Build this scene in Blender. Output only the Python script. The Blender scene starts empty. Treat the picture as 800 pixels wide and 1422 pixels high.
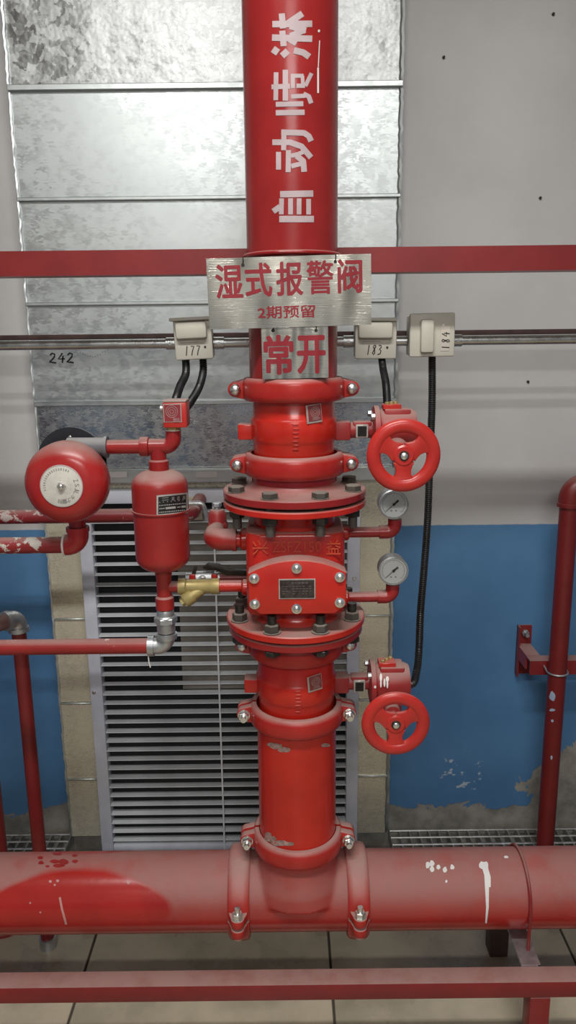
import bpy, bmesh, math, random
from math import sin, cos, pi, radians, sqrt, atan2
from mathutils import Vector, Matrix
random.seed(7)
SC = bpy.context.scene
COL = SC.collection

# ------------------------------------------------------------------ camera
FPX = 1068.0
CAM = Vector((-0.013, -1.47, 1.5))
RC = Matrix.Rotation(radians(90 - 12.8), 3, 'X') @ Matrix.Rotation(radians(-0.65), 3, 'Z')
cd = bpy.data.cameras.new('camera')
cam = bpy.data.objects.new('camera', cd)
COL.objects.link(cam)
cd.sensor_fit = 'VERTICAL'
cd.sensor_height = 36.0
cd.sensor_width = 36.0 * 800 / 1422
cd.lens = FPX / 1422 * 36.0
cd.clip_start = 0.02
cam.matrix_world = Matrix.Translation(CAM) @ RC.to_4x4()
SC.camera = cam

# ------------------------------------------------------------------ world, exposure
w = bpy.data.worlds.new('world')
SC.world = w
w.use_nodes = True
bg = w.node_tree.nodes['Background']
bg.inputs['Color'].default_value = (0.93, 0.97, 1.0, 1)
bg.inputs['Strength'].default_value = 0.3
SC.view_settings.view_transform = 'Standard'
SC.view_settings.look = 'None'
SC.view_settings.gamma = 1.0
SC.view_settings.use_curve_mapping = False
SC.view_settings.exposure = 0.0


def lamp(name, loc, size, power, rx=0.0):
    """area light that sits in the mouth of a ceiling batten"""
    ld = bpy.data.lights.new(name, 'AREA')
    ld.shape = 'RECTANGLE'
    ld.size, ld.size_y = size
    ld.energy = power
    ld.color = (1.0, 0.985, 0.955)
    lo = bpy.data.objects.new(name, ld)
    COL.objects.link(lo)
    lo.location = loc
    lo.rotation_euler = (rx, 0, 0)
    return lo


LAMPS = [lamp('lamp_light', (-0.15, -1.15, 2.93), (1.25, 0.16), 46),
         lamp('lamp_light', (0.1, -3.4, 2.93), (1.25, 0.16), 62)]


# ------------------------------------------------------------------ pixel <-> place
def ray(u, v):
    return RC @ Vector(((u - 400) / FPX, (711 - v) / FPX, -1))


def at(u, v, Y):
    d = ray(u, v)
    return CAM + d * ((Y - CAM.y) / d.y)


def zat(v, Y, u=410):
    return at(u, v, Y).z


def floor_at(u, v, Z):
    d = ray(u, v)
    return CAM + d * ((Z - CAM.z) / d.z)


def on_cyl(u, v, c, axis, r):
    """where the sight line first meets a cylinder round axis 'X' or 'Z' through c"""
    d = ray(u, v)
    o = CAM - Vector(c)
    i, j = (1, 2) if axis == 'X' else (0, 1)
    A = d[i] ** 2 + d[j] ** 2
    B = 2 * (o[i] * d[i] + o[j] * d[j])
    Cc = o[i] ** 2 + o[j] ** 2 - r * r
    D = B * B - 4 * A * Cc
    t = (-B - sqrt(max(D, 0))) / (2 * A)
    return CAM + d * t


# ------------------------------------------------------------------ materials
def _mat(name):
    m = bpy.data.materials.new(name)
    m.use_nodes = True
    nt = m.node_tree
    return m, nt, nt.nodes['Principled BSDF']


def N(nt, typ, **kw):
    n = nt.nodes.new(typ)
    for k, v in kw.items():
        setattr(n, k, v)
    return n


def L(nt, a, b):
    nt.links.new(a, b)


def noise(nt, scale, detail=4, rough=0.6, vec=None, dist=0.0):
    n = N(nt, 'ShaderNodeTexNoise')
    n.inputs['Scale'].default_value = scale
    n.inputs['Detail'].default_value = detail
    n.inputs['Roughness'].default_value = rough
    n.inputs['Distortion'].default_value = dist
    if vec:
        L(nt, vec, n.inputs['Vector'])
    return n.outputs['Fac']


def mrange(nt, v, a, b, c=0.0, d=1.0, smooth=True):
    n = N(nt, 'ShaderNodeMapRange')
    n.interpolation_type = 'SMOOTHSTEP' if smooth else 'LINEAR'
    L(nt, v, n.inputs['Value'])
    for i, x in zip(('From Min', 'From Max', 'To Min', 'To Max'), (a, b, c, d)):
        n.inputs[i].default_value = x
    return n.outputs['Result']


def M2(nt, op, a, b=None):
    n = N(nt, 'ShaderNodeMath', operation=op)
    for i, x in enumerate((a, b)):
        if x is None:
            continue
        if isinstance(x, (int, float)):
            n.inputs[i].default_value = x
        else:
            L(nt, x, n.inputs[i])
    return n.outputs[0]


def mix(nt, f, a, b):
    n = N(nt, 'ShaderNodeMix', data_type='RGBA')
    for s, x in ((0, f), (6, a), (7, b)):
        if isinstance(x, (int, float)):
            n.inputs[s].default_value = x
        elif isinstance(x, tuple):
            n.inputs[s].default_value = x if len(x) == 4 else (*x, 1)
        else:
            L(nt, x, n.inputs[s])
    return n.outputs[2]


def bump(nt, b, h, strength=0.2, dist=0.002):
    n = N(nt, 'ShaderNodeBump')
    n.inputs['Strength'].default_value = strength
    n.inputs['Distance'].default_value = dist
    L(nt, h, n.inputs['Height'])
    L(nt, n.outputs['Normal'], b.inputs['Normal'])


def paint(name, col, rough=0.35, dust=0.6, dustcol=(0.36, 0.25, 0.22), lo=0.45, hi=0.98,
          chips=0.0, chipcol=(0.62, 0.58, 0.5), chipscale=22, wipe=None, spec=0.5):
    """gloss paint with settled dust on what faces up, and worn-off spots"""
    m, nt, b = _mat(name)
    tc = N(nt, 'ShaderNodeTexCoord').outputs['Object']
    geo = N(nt, 'ShaderNodeNewGeometry')
    var = noise(nt, 9, 5, 0.6, tc)
    c = mix(nt, mrange(nt, var, 0.3, 0.7), tuple(x * 0.86 for x in col), tuple(min(1, x * 1.1) for x in col))
    r = None
    if dust > 0:
        sep = N(nt, 'ShaderNodeSeparateXYZ')
        L(nt, geo.outputs['Normal'], sep.inputs[0])
        d0 = mrange(nt, sep.outputs['Z'], lo, hi, 0, dust)
        d1 = M2(nt, 'MULTIPLY', d0, mrange(nt, noise(nt, 14, 6, 0.65, tc), 0.25, 0.6, 0.6, 1.0))
        if wipe:
            s2 = N(nt, 'ShaderNodeSeparateXYZ')
            L(nt, geo.outputs['Position'], s2.inputs[0])
            ex = M2(nt, 'POWER', M2(nt, 'DIVIDE', M2(nt, 'SUBTRACT', s2.outputs['X'], wipe[0]), wipe[2]), 2.0)
            ez = M2(nt, 'POWER', M2(nt, 'DIVIDE', M2(nt, 'SUBTRACT', s2.outputs['Z'], wipe[1]), wipe[3]), 2.0)
            q = M2(nt, 'ADD', M2(nt, 'ADD', ex, ez), M2(nt, 'MULTIPLY', noise(nt, 8, 3, 0.5, tc), 0.25))
            d1 = M2(nt, 'MULTIPLY', d1, mrange(nt, q, 1.0, 1.25))
        c = mix(nt, d1, c, dustcol)
        r = M2(nt, 'ADD', M2(nt, 'MULTIPLY', d1, 0.5), rough)
    if chips > 0:
        nz = noise(nt, chipscale, 6, 0.7, tc, 0.4)
        k = mrange(nt, nz, 1 - chips, 1 - chips + 0.03)
        c = mix(nt, k, c, chipcol)
    L(nt, c, b.inputs['Base Color'])
    if r is not None:
        L(nt, r, b.inputs['Roughness'])
    else:
        b.inputs['Roughness'].default_value = rough
    b.inputs['Specular IOR Level'].default_value = spec
    bump(nt, b, noise(nt, 60, 4, 0.6, tc), 0.12, 0.0015)
    return m


def plain(name, col, rough=0.5, metal=0.0, var=0.12, scale=18, bumps=0.1, aniso=0.0):
    m, nt, b = _mat(name)
    tc = N(nt, 'ShaderNodeTexCoord').outputs['Object']
    nz = noise(nt, scale, 5, 0.6, tc)
    c = mix(nt, mrange(nt, nz, 0.3, 0.7), tuple(x * (1 - var) for x in col), tuple(min(1, x * (1 + var)) for x in col))
    L(nt, c, b.inputs['Base Color'])
    L(nt, mrange(nt, nz, 0.25, 0.75, max(0.03, rough - 0.08), min(1, rough + 0.08)), b.inputs['Roughness'])
    b.inputs['Metallic'].default_value = metal
    if aniso:
        b.inputs['Anisotropic'].default_value = aniso
    if bumps:
        bump(nt, b, noise(nt, scale * 6, 3, 0.6, tc), bumps, 0.001)
    return m


def galvanised(name, col=(0.62, 0.64, 0.64), rough=0.32, spangle=38, contrast=0.25, warp=0.15, cellbump=0.06, metal=1.0):
    m, nt, b = _mat(name)
    tc = N(nt, 'ShaderNodeTexCoord').outputs['Object']
    v = N(nt, 'ShaderNodeTexVoronoi')
    v.inputs['Scale'].default_value = spangle
    v.inputs['Randomness'].default_value = 1.0
    n0 = N(nt, 'ShaderNodeTexNoise')
    n0.inputs['Scale'].default_value = spangle * 0.6
    n0.inputs['Detail'].default_value = 5
    mx = N(nt, 'ShaderNodeVectorMath', operation='ADD')
    sc = N(nt, 'ShaderNodeVectorMath', operation='SCALE')
    sc.inputs['Scale'].default_value = 0.05
    L(nt, tc, mx.inputs[0])
    L(nt, n0.outputs['Color'], sc.inputs[0])
    L(nt, sc.outputs[0], mx.inputs[1])
    L(nt, mx.outputs[0], v.inputs['Vector'])
    bw = N(nt, 'ShaderNodeSeparateXYZ')
    L(nt, v.outputs['Color'], bw.inputs[0])
    big = noise(nt, 5, 4, 0.6, tc)
    f = M2(nt, 'ADD', M2(nt, 'MULTIPLY', bw.outputs['X'], 0.6), M2(nt, 'MULTIPLY', big, 0.5))
    c = mix(nt, mrange(nt, f, 0.2, 0.8), tuple(x * (1 - contrast) for x in col), tuple(min(1, x * (1 + contrast * 0.6)) for x in col))
    L(nt, c, b.inputs['Base Color'])
    b.inputs['Metallic'].default_value = metal
    L(nt, mrange(nt, f, 0.1, 0.9, rough - 0.07, rough + 0.1), b.inputs['Roughness'])
    bump(nt, b, M2(nt, 'ADD', noise(nt, 7, 4 if cellbump > 0.003 else 1, 0.55, tc), M2(nt, 'MULTIPLY', bw.outputs['Y'], cellbump)), warp, 0.02)
    return m


RED = paint('red_pipe_paint', (0.295, 0.017, 0.017), 0.24, 0.75, lo=0.35)
RED_HOT = paint('bright_red_valve_paint', (0.5, 0.021, 0.012), 0.22, 0.88, lo=0.5, hi=0.97)
RED_CLAMP = paint('dusty_clamp_paint', (0.4, 0.019, 0.015), 0.28, 0.85, lo=0.2, hi=0.95)
RED_MAIN = paint('main_pipe_paint', (0.37, 0.018, 0.014), 0.24, 0.9, lo=-0.25, hi=0.75, dustcol=(0.31, 0.15, 0.13), wipe=(-0.47, 0.33, 0.2, 0.062))
RED_DARK = paint('dull_red_steel_paint', (0.21, 0.016, 0.016), 0.38, 0.7)
RED_DEEP = paint('dark_red_drain_paint', (0.16, 0.012, 0.012), 0.4, 0.35, chips=0.28)
RED_WORN = paint('worn_red_paint', (0.25, 0.016, 0.017), 0.42, 0.65, chips=0.47, chipcol=(0.52, 0.48, 0.43), chipscale=30)
RED_WORN2 = paint('slightly_worn_red_paint', (0.3, 0.02, 0.019), 0.38, 0.7, chips=0.36, chipcol=(0.6, 0.5, 0.47), chipscale=34)
RED_WHEEL = paint('handwheel_red_enamel', (0.48, 0.026, 0.02), 0.28, 0.35, lo=0.6)
RED_GEAR = paint('gearbox_red_paint', (0.3, 0.025, 0.025), 0.42, 0.8, lo=0.25, hi=0.9)
RED_BELL = paint('bell_red_enamel', (0.35, 0.019, 0.018), 0.24, 0.85, lo=0.3)
RED_TANK = paint('tank_red_enamel', (0.33, 0.022, 0.019), 0.33, 0.9, lo=0.25, hi=0.85)
RED_INK = plain('red_sign_ink', (0.25, 0.009, 0.018), 0.5, var=0.1)
GALV = galvanised('galvanised_sheet', (0.6, 0.635, 0.635), 0.42, 70, 0.035, 0.05, 0.002)
GALV_MID = galvanised('smeared_galvanised_sheet', (0.57, 0.58, 0.58), 0.27, 90, 0.08, 0.1, 0.0015)
GALV_LOW = galvanised('cream_galvanised_sheet', (0.72, 0.67, 0.53), 0.27, 90, 0.04, 0.05, 0.001, 0.45)  # cream base, less metallic than the sheets above
GALV_TOP = galvanised('spangled_galvanised_sheet', (0.42, 0.43, 0.43), 0.4, 60, 0.45, 0.35, 0.05)  # darker base stands in for this sheet's different tilt to the lamps
GALV_FIT = plain('galvanised_fitting', (0.5, 0.52, 0.53), 0.42, 0.85, 0.15, 30)
ZINC = plain('zinc_bolt', (0.75, 0.75, 0.73), 0.3, 1.0, 0.1, 60)
CONDUIT = plain('zinc_conduit', (0.55, 0.56, 0.56), 0.3, 1.0, 0.12, 25)
BLACKOX = plain('black_oxide_bolt', (0.045, 0.04, 0.035), 0.45, 0.6, 0.3, 80)
BLACKOX_D = paint('dusty_bolt_head', (0.07, 0.06, 0.05), 0.5, 0.75, dustcol=(0.3, 0.26, 0.22))
LOUVRE = paint('grille_powder_coat', (0.56, 0.58, 0.65), 0.4, 0.3, dustcol=(0.4, 0.39, 0.37), lo=0.8)
SLATM = paint('slat_aluminium', (0.72, 0.75, 0.78), 0.35, 0.25, dustcol=(0.4, 0.4, 0.39), lo=0.7)
BLACKM = plain('shade_and_gasket_black', (0.012, 0.013, 0.015), 0.8)  # painted shade inside the grille; also the black of the flange gaskets
TAN = plain('tan_inner_panel', (0.27, 0.24, 0.2), 0.7, 0, 0.25, 7)
BRASS = plain('raw_brass', (0.38, 0.3, 0.12), 0.45, 0.35, 0.18, 25)
IVORY = plain('ivory_plastic', (0.56, 0.54, 0.46), 0.42, 0, 0.04, 10, 0.02)
HOSE = plain('black_corrugated_plastic', (0.012, 0.012, 0.013), 0.4, 0, 0.2, 30)
GREYM = paint('grey_motor_paint', (0.13, 0.13, 0.14), 0.45, 0.7, dustcol=(0.36, 0.35, 0.34), lo=0.2, hi=0.9)
DARKST = plain('dark_rusty_steel', (0.06, 0.032, 0.028), 0.55, 0.2, 0.3, 20)
WHITEP = plain('white_paint_splash', (0.72, 0.7, 0.68), 0.5, 0, 0.05)
PLATE_DULL = plain('dull_plate_print', (0.4, 0.28, 0.27), 0.45, 0.3, 0.2, 60, 0)
STENCIL = plain('pale_stencil_paint', (0.44, 0.35, 0.36), 0.55, 0, 0.1, 30)
DIAL = plain('gauge_dial_white', (0.78, 0.8, 0.8), 0.45, 0, 0.04, 20, 0)
BELLDIAL = plain('bell_dial_paper', (0.58, 0.56, 0.5), 0.5, 0, 0.08, 40, 0)
INK = plain('black_ink', (0.012, 0.012, 0.012), 0.6, 0, 0.1, 20, 0)
GREYINK = plain('grey_print', (0.2, 0.19, 0.18), 0.6, 0, 0.1, 20, 0)
PLATE_BK = plain('black_name_plate', (0.02, 0.02, 0.02), 0.35, 0.2, 0.2, 60, 0)
PLATE_BR = plain('silver_name_plate_print', (0.55, 0.52, 0.48), 0.4, 0.5, 0.1, 60, 0)
PLATE_DK = plain('worn_dark_plate', (0.07, 0.055, 0.05), 0.35, 0.6, 0.35, 120, 0)
EMBOSS = paint('embossed_letter_highlight', (0.56, 0.065, 0.025), 0.3, 0.5, dustcol=(0.55, 0.24, 0.14))  # orange tint paints in the highlight on letters of the body's own red
GLASS, _nt, _b = _mat('clear_gauge_glass')
_t = N(_nt, 'ShaderNodeBsdfTransparent')
_g = N(_nt, 'ShaderNodeBsdfGlossy')
_g.inputs['Roughness'].default_value = 0.03
_f = N(_nt, 'ShaderNodeFresnel')
_f.inputs['IOR'].default_value = 1.45
_m = N(_nt, 'ShaderNodeMixShader')
L(_nt, _f.outputs[0], _m.inputs[0])
L(_nt, _t.outputs[0], _m.inputs[1])
L(_nt, _g.outputs[0], _m.inputs[2])
L(_nt, _m.outputs[0], _nt.nodes['Material Output'].inputs['Surface'])


def steel_sign():
    m, nt, b = _mat('brushed_stainless')
    tc = N(nt, 'ShaderNodeTexCoord').outputs['Object']
    mp = N(nt, 'ShaderNodeMapping')
    mp.inputs['Scale'].default_value = (14, 1, 900)
    L(nt, tc, mp.inputs[0])
    nz = noise(nt, 1.0, 3, 0.6, mp.outputs[0])
    L(nt, mix(nt, nz, (0.38, 0.37, 0.32), (0.55, 0.54, 0.48)), b.inputs['Base Color'])
    b.inputs['Metallic'].default_value = 1.0
    b.inputs['Roughness'].default_value = 0.2
    bump(nt, b, nz, 0.35, 0.0006)
    return m


STEEL = steel_sign()


def wall_mat():
    m, nt, b = _mat('painted_wall')
    geo = N(nt, 'ShaderNodeNewGeometry')
    P = geo.outputs['Position']
    s = N(nt, 'ShaderNodeSeparateXYZ')
    L(nt, P, s.inputs[0])
    X, Z = s.outputs['X'], s.outputs['Z']
    grey = mix(nt, mrange(nt, noise(nt, 2.2, 5, 0.6, P), 0.3, 0.7), (0.52, 0.51, 0.51), (0.6, 0.595, 0.59))
    blue = mix(nt, mrange(nt, noise(nt, 3.0, 4, 0.6, P), 0.3, 0.7), (0.065, 0.18, 0.36), (0.09, 0.23, 0.43))
    conc = mix(nt, mrange(nt, noise(nt, 12, 6, 0.65, P), 0.3, 0.7), (0.17, 0.165, 0.15), (0.36, 0.34, 0.3))
    line = M2(nt, 'ADD', Z, M2(nt, 'MULTIPLY', noise(nt, 40, 2, 0.5, P), 0.004))
    c = mix(nt, mrange(nt, line, ZBLUE - 0.001, ZBLUE + 0.003), blue, grey)
    # paint peeled along the foot of the wall, and a bigger bare patch towards the right
    ragged = M2(nt, 'MULTIPLY', M2(nt, 'SUBTRACT', noise(nt, 9, 6, 0.62, P, 0.5), 0.5), 0.3)
    dx = M2(nt, 'SUBTRACT', X, PEEL[0])
    dz = M2(nt, 'MULTIPLY', M2(nt, 'SUBTRACT', Z, PEEL[1]), 0.9)
    dd = M2(nt, 'SQRT', M2(nt, 'ADD', M2(nt, 'POWER', dx, 2.0), M2(nt, 'POWER', dz, 2.0)))
    patch = M2(nt, 'SUBTRACT', 0.16, M2(nt, 'ADD', dd, ragged))
    foot = M2(nt, 'SUBTRACT', 0.075, M2(nt, 'ADD', Z, M2(nt, 'MULTIPLY', ragged, 0.6)))
    p = mrange(nt, M2(nt, 'MAXIMUM', patch, foot), -0.002, 0.004)
    # small flaked spots
    dx2 = M2(nt, 'SUBTRACT', X, FLAKE[0])
    dz2 = M2(nt, 'SUBTRACT', Z, FLAKE[1])
    d2 = M2(nt, 'SQRT', M2(nt, 'ADD', M2(nt, 'POWER', dx2, 2.0), M2(nt, 'POWER', dz2, 2.0)))
    fl = M2(nt, 'MULTIPLY', mrange(nt, d2, 0.05, 0.09, 1, 0), mrange(nt, noise(nt, 45, 5, 0.6, P), 0.6, 0.64))
    c = mix(nt, p, c, conc)
    c = mix(nt, fl, c, (0.42, 0.5, 0.58))
    L(nt, c, b.inputs['Base Color'])
    b.inputs['Roughness'].default_value = 0.6
    bump(nt, b, M2(nt, 'SUBTRACT', noise(nt, 25, 5, 0.6, P), M2(nt, 'MULTIPLY', p, 1.2)), 0.3, 0.003)
    return m


YW = 0.66
ZBLUE = zat(728, YW, 690)
_p = at(800, 1085, YW)
PEEL = (_p.x + 0.02, _p.z - 0.03)
_p = at(640, 1075, YW)
FLAKE = (_p.x, _p.z)
WALL = wall_mat()
TILE = plain('beige_floor_tile', (0.4, 0.345, 0.25), 0.3, 0, 0.2, 5, 0.08)
GROUT = plain('dark_grout', (0.06, 0.05, 0.04), 0.9)
CEIL = plain('ceiling_white', (0.6, 0.6, 0.58), 0.8)
GRATE = plain('galvanised_grate', (0.5, 0.5, 0.49), 0.4, 0.9, 0.15, 40)


# ------------------------------------------------------------------ mesh helper
class MB:
    def __init__(self):
        self.bm = bmesh.new()

    def box(self, c, s, bev=0.0, rot=None, seg=2):
        t = bmesh.new()
        bmesh.ops.create_cube(t, size=1.0)
        for v in t.verts:
            v.co = Vector((v.co.x * s[0], v.co.y * s[1], v.co.z * s[2]))
        if bev > 0:
            bmesh.ops.bevel(t, geom=t.edges[:], offset=bev, segments=seg, affect='EDGES', profile=0.5)
        if rot is not None:
            bmesh.ops.transform(t, matrix=rot.to_4x4(), verts=t.verts)
        bmesh.ops.translate(t, vec=Vector(c), verts=t.verts)
        self.merge(t)
        return self

    def merge(self, t):
        me = bpy.data.meshes.new('tmp')
        t.to_mesh(me)
        t.free()
        self.bm.from_mesh(me)
        bpy.data.meshes.remove(me)

    def mesh(self, me, mtx=None):
        n0 = len(self.bm.verts)
        self.bm.from_mesh(me)
        if mtx is not None:
            self.bm.verts.ensure_lookup_table()
            for v in self.bm.verts[n0:]:
                v.co = mtx @ v.co
        return self

    def tube(self, pts, r, seg=20, caps=True):
        pts = [Vector(p) for p in pts]
        n = len(pts)
        rs = r if isinstance(r, (list, tuple)) else [r] * n
        tans = []
        for i in range(n):
            a = pts[max(i - 1, 0)]
            b = pts[min(i + 1, n - 1)]
            d = b - a
            if d.length < 1e-9:
                d = tans[-1] if tans else Vector((0, 0, 1))
            tans.append(d.normalized())
        ref = Vector((0, 0, 1)) if abs(tans[0].z) < 0.9 else Vector((0, 1, 0))
        nx = tans[0].cross(ref).normalized()
        rings = []
        for i in range(n):
            t = tans[i]
            nx = (nx - t * nx.dot(t))
            nx.normalize()
            ny = t.cross(nx)
            rings.append([self.bm.verts.new(pts[i] + (nx * cos(2 * pi * k / seg) + ny * sin(2 * pi * k / seg)) * rs[i]) for k in range(seg)])
        for i in range(n - 1):
            for k in range(seg):
                k2 = (k + 1) % seg
                try:
                    self.bm.faces.new((rings[i][k], rings[i][k2], rings[i + 1][k2], rings[i + 1][k]))
                except ValueError:
                    pass
        if caps:
            for rg in (rings[0], rings[-1]):
                try:
                    self.bm.faces.new(rg)
                except ValueError:
                    pass
        return self

    def cyl(self, a, b, r, r2=None, seg=24):
        return self.tube([a, b], [r, r if r2 is None else r2], seg)

    def lathe(self, prof, o=(0, 0, 0), axis='Z', seg=48, a0=0.0, a1=2 * pi, closed=False, flip=1):
        """prof: (radius, height) pairs, height runs along +axis (times flip)"""
        o = Vector(o)
        full = abs(a1 - a0 - 2 * pi) < 1e-6
        ns = seg if full else seg + 1
        rings = []
        for (r, h) in prof:
            h *= flip
            ring = []
            if r < 1e-7 and full:
                p = {'Z': Vector((0, 0, h)), 'Y': Vector((0, h, 0)), 'X': Vector((h, 0, 0))}[axis]
                v = self.bm.verts.new(o + p)
                ring = [v] * ns
            else:
                for k in range(ns):
                    a = a0 + (a1 - a0) * k / seg
                    c, s = r * cos(a), r * sin(a)
                    p = {'Z': Vector((c, s, h)), 'Y': Vector((c, h, s)), 'X': Vector((h, c, s))}[axis]
                    ring.append(self.bm.verts.new(o + p))
            rings.append(ring)
        m = len(rings)
        for i in range(m if closed else m - 1):
            A, B = rings[i], rings[(i + 1) % m]
            for k in range(seg):
                k2 = (k + 1) % ns
                vs = []
                for v in (A[k], A[k2], B[k2], B[k]):
                    if v not in vs:
                        vs.append(v)
                if len(vs) > 2:
                    try:
                        self.bm.faces.new(vs)
                    except ValueError:
                        pass
        if closed and not full:
            for k in (0, seg):
                try:
                    self.bm.faces.new([rg[k] for rg in rings])
                except ValueError:
                    pass
        return self

    def prism(self, pts, a, b, plane='XZ', bev=0.0, seg=2):
        """outline pts in a plane, run from a to b along the third axis"""
        t = bmesh.new()

        def co(p, h):
            return {'XZ': Vector((p[0], h, p[1])), 'XY': Vector((p[0], p[1], h)), 'YZ': Vector((h, p[0], p[1]))}[plane]
        lo = [t.verts.new(co(p, a)) for p in pts]
        hi = [t.verts.new(co(p, b)) for p in pts]
        t.faces.new(lo)
        t.faces.new(hi[::-1])
        n = len(pts)
        for i in range(n):
            t.faces.new((lo[i], hi[i], hi[(i + 1) % n], lo[(i + 1) % n]))
        bmesh.ops.recalc_face_normals(t, faces=t.faces[:])
        if bev > 0:
            es = [e for e in t.edges if len(e.link_faces) == 2 and any(len(f.verts) == n for f in e.link_faces)]
            bmesh.ops.bevel(t, geom=es, offset=bev, segments=seg, affect='EDGES', profile=0.5)
        self.merge(t)
        return self

    def hexnut(self, c, r, h, axis='Z', rot=0.0):
        pts = [(r * cos(rot + i * pi / 3), r * sin(rot + i * pi / 3)) for i in range(6)]
        c = Vector(c)
        t = MB()
        if axis == 'Z':
            t.prism(pts, -h / 2, h / 2, 'XY', min(r, h) * 0.12, 1)
        elif axis == 'Y':
            t.prism(pts, -h / 2, h / 2, 'XZ', min(r, h) * 0.12, 1)
        else:
            t.prism(pts, -h / 2, h / 2, 'YZ', min(r, h) * 0.12, 1)
        bmesh.ops.translate(t.bm, vec=c, verts=t.bm.verts)
        self.merge(t.bm)
        return self

    def xf(self, mtx):
        bmesh.ops.transform(self.bm, matrix=mtx, verts=self.bm.verts)
        return self

    def build(self, name, mat, parent=None, smooth=True, kind=None, fix=True, keep=False):
        bm = self.bm
        if fix:
            bmesh.ops.recalc_face_normals(bm, faces=bm.faces[:])
        if parent is not None:
            p, off = parent, Vector((0, 0, 0))
            while p is not None:
                off += p.location
                p = p.parent
            bmesh.ops.translate(bm, vec=-off, verts=bm.verts)
        for f in bm.faces:
            f.smooth = smooth
        if smooth:
            for e in bm.edges:
                if len(e.link_faces) == 2 and e.calc_face_angle(0) > 0.62:
                    e.smooth = False
        me = bpy.data.meshes.new(name)
        bm.to_mesh(me)
        bm.free()
        me.materials.append(mat)
        o = bpy.data.objects.new(name, me)
        COL.objects.link(o)
        if parent is not None:
            o.parent = parent
        if kind:
            o['kind'] = kind
        return o


def tag(o, label, cat, group=None):
    o['label'] = label
    o['category'] = cat
    if group:
        o['group'] = group
    return o


def thing(name, label, cat, loc=(0, 0, 0), group=None):
    o = bpy.data.objects.new(name, None)
    o.empty_display_size = 0.05
    COL.objects.link(o)
    o.location = loc
    return tag(o, label, cat, group)


def copy_tree(o, parent=None):
    c = o.copy()
    COL.objects.link(c)
    c.parent = parent
    for ch in list(o.children):
        copy_tree(ch, c)
    return c


def arc(c, a, b, t0, t1, n=10):
    """points c + a*cos t + b*sin t"""
    c, a, b = Vector(c), Vector(a), Vector(b)
    return [c + a * cos(t0 + (t1 - t0) * i / n) + b * sin(t0 + (t1 - t0) * i / n) for i in range(n + 1)]


def smoothpath(pts, step=0.003):
    pts = [Vector(p) for p in pts]
    P = [pts[0] * 2 - pts[1]] + pts + [pts[-1] * 2 - pts[-2]]
    out = []
    for i in range(1, len(P) - 2):
        n = max(2, int((P[i + 1] - P[i]).length / step))
        for k in range(n):
            t = k / n
            a, b, c, d = P[i - 1], P[i], P[i + 1], P[i + 2]
            out.append(0.5 * ((2 * b) + (c - a) * t + (2 * a - 5 * b + 4 * c - d) * t * t + (3 * b - a - 3 * c + d) * t ** 3))
    out.append(pts[-1])
    return out


# ------------------------------------------------------------------ lettering
def glyphs(s, offset=0.0, extrude=0.0):
    cu = bpy.data.curves.new('t', 'FONT')
    cu.body = s
    cu.size = 1.0
    cu.offset = offset
    cu.extrude = extrude
    cu.resolution_u = 3
    o = bpy.data.objects.new('t', cu)
    COL.objects.link(o)
    bpy.context.view_layer.update()
    dg = bpy.context.evaluated_depsgraph_get()
    me = bpy.data.meshes.new_from_object(o.evaluated_get(dg))
    bpy.data.objects.remove(o)
    bpy.data.curves.remove(cu)
    return me


def put_text(mb, s, box, offset=0.0, depth=0.0006, mtx=None):
    """text s fitted to box (x0,y0,x1,y1) in the local plane, then moved by mtx"""
    me = glyphs(s, 0.0, 0.5 if offset <= 0 else 0.0)
    xs = [v.co.x for v in me.vertices]
    ys = [v.co.y for v in me.vertices]
    if not xs:
        return
    x0, x1, y0, y1 = min(xs), max(xs), min(ys), max(ys)
    sx = (box[2] - box[0]) / max(x1 - x0, 1e-6)
    sy = (box[3] - box[1]) / max(y1 - y0, 1e-6)
    for v in me.vertices:
        v.co = Vector((box[0] + (v.co.x - x0) * sx, box[1] + (v.co.y - y0) * sy, (v.co.z + 0.5) * depth))
    if offset <= 0:
        mb.mesh(me, mtx)
    else:       # heavy face: the glyph laid over itself with small shifts
        T0 = mtx if mtx is not None else Matrix.Identity(4)
        e = offset * (box[3] - box[1])
        for k in range(9):
            dx, dy = (0, 0) if k == 8 else (e * cos(k * pi / 4), e * sin(k * pi / 4))
            mb.mesh(me, T0 @ Matrix.Translation((dx, dy, depth * (0.6 + 0.06 * k))))
    bpy.data.meshes.remove(me)


FACE = Matrix(((1, 0, 0, 0), (0, 0, -1, 0), (0, 1, 0, 0), (0, 0, 0, 1)))   # local xy plane -> xz plane facing -Y


def flat_strip(mb, pts, wd, z=0.0004, mtx=None):
    """a brush stroke in the local xy plane"""
    pts = [Vector((p[0], p[1])) for p in pts]
    L_, R_ = [], []
    for i, p in enumerate(pts):
        d = (pts[min(i + 1, len(pts) - 1)] - pts[max(i - 1, 0)]).normalized()
        nrm = Vector((-d.y, d.x)) * wd / 2
        for lst, s in ((L_, 1), (R_, -1)):
            v = Vector((p.x + s * nrm.x, p.y + s * nrm.y, z))
            lst.append(mb.bm.verts.new(mtx @ v if mtx is not None else v))
    for i in range(len(pts) - 1):
        mb.bm.faces.new((L_[i], L_[i + 1], R_[i + 1], R_[i]))


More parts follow.
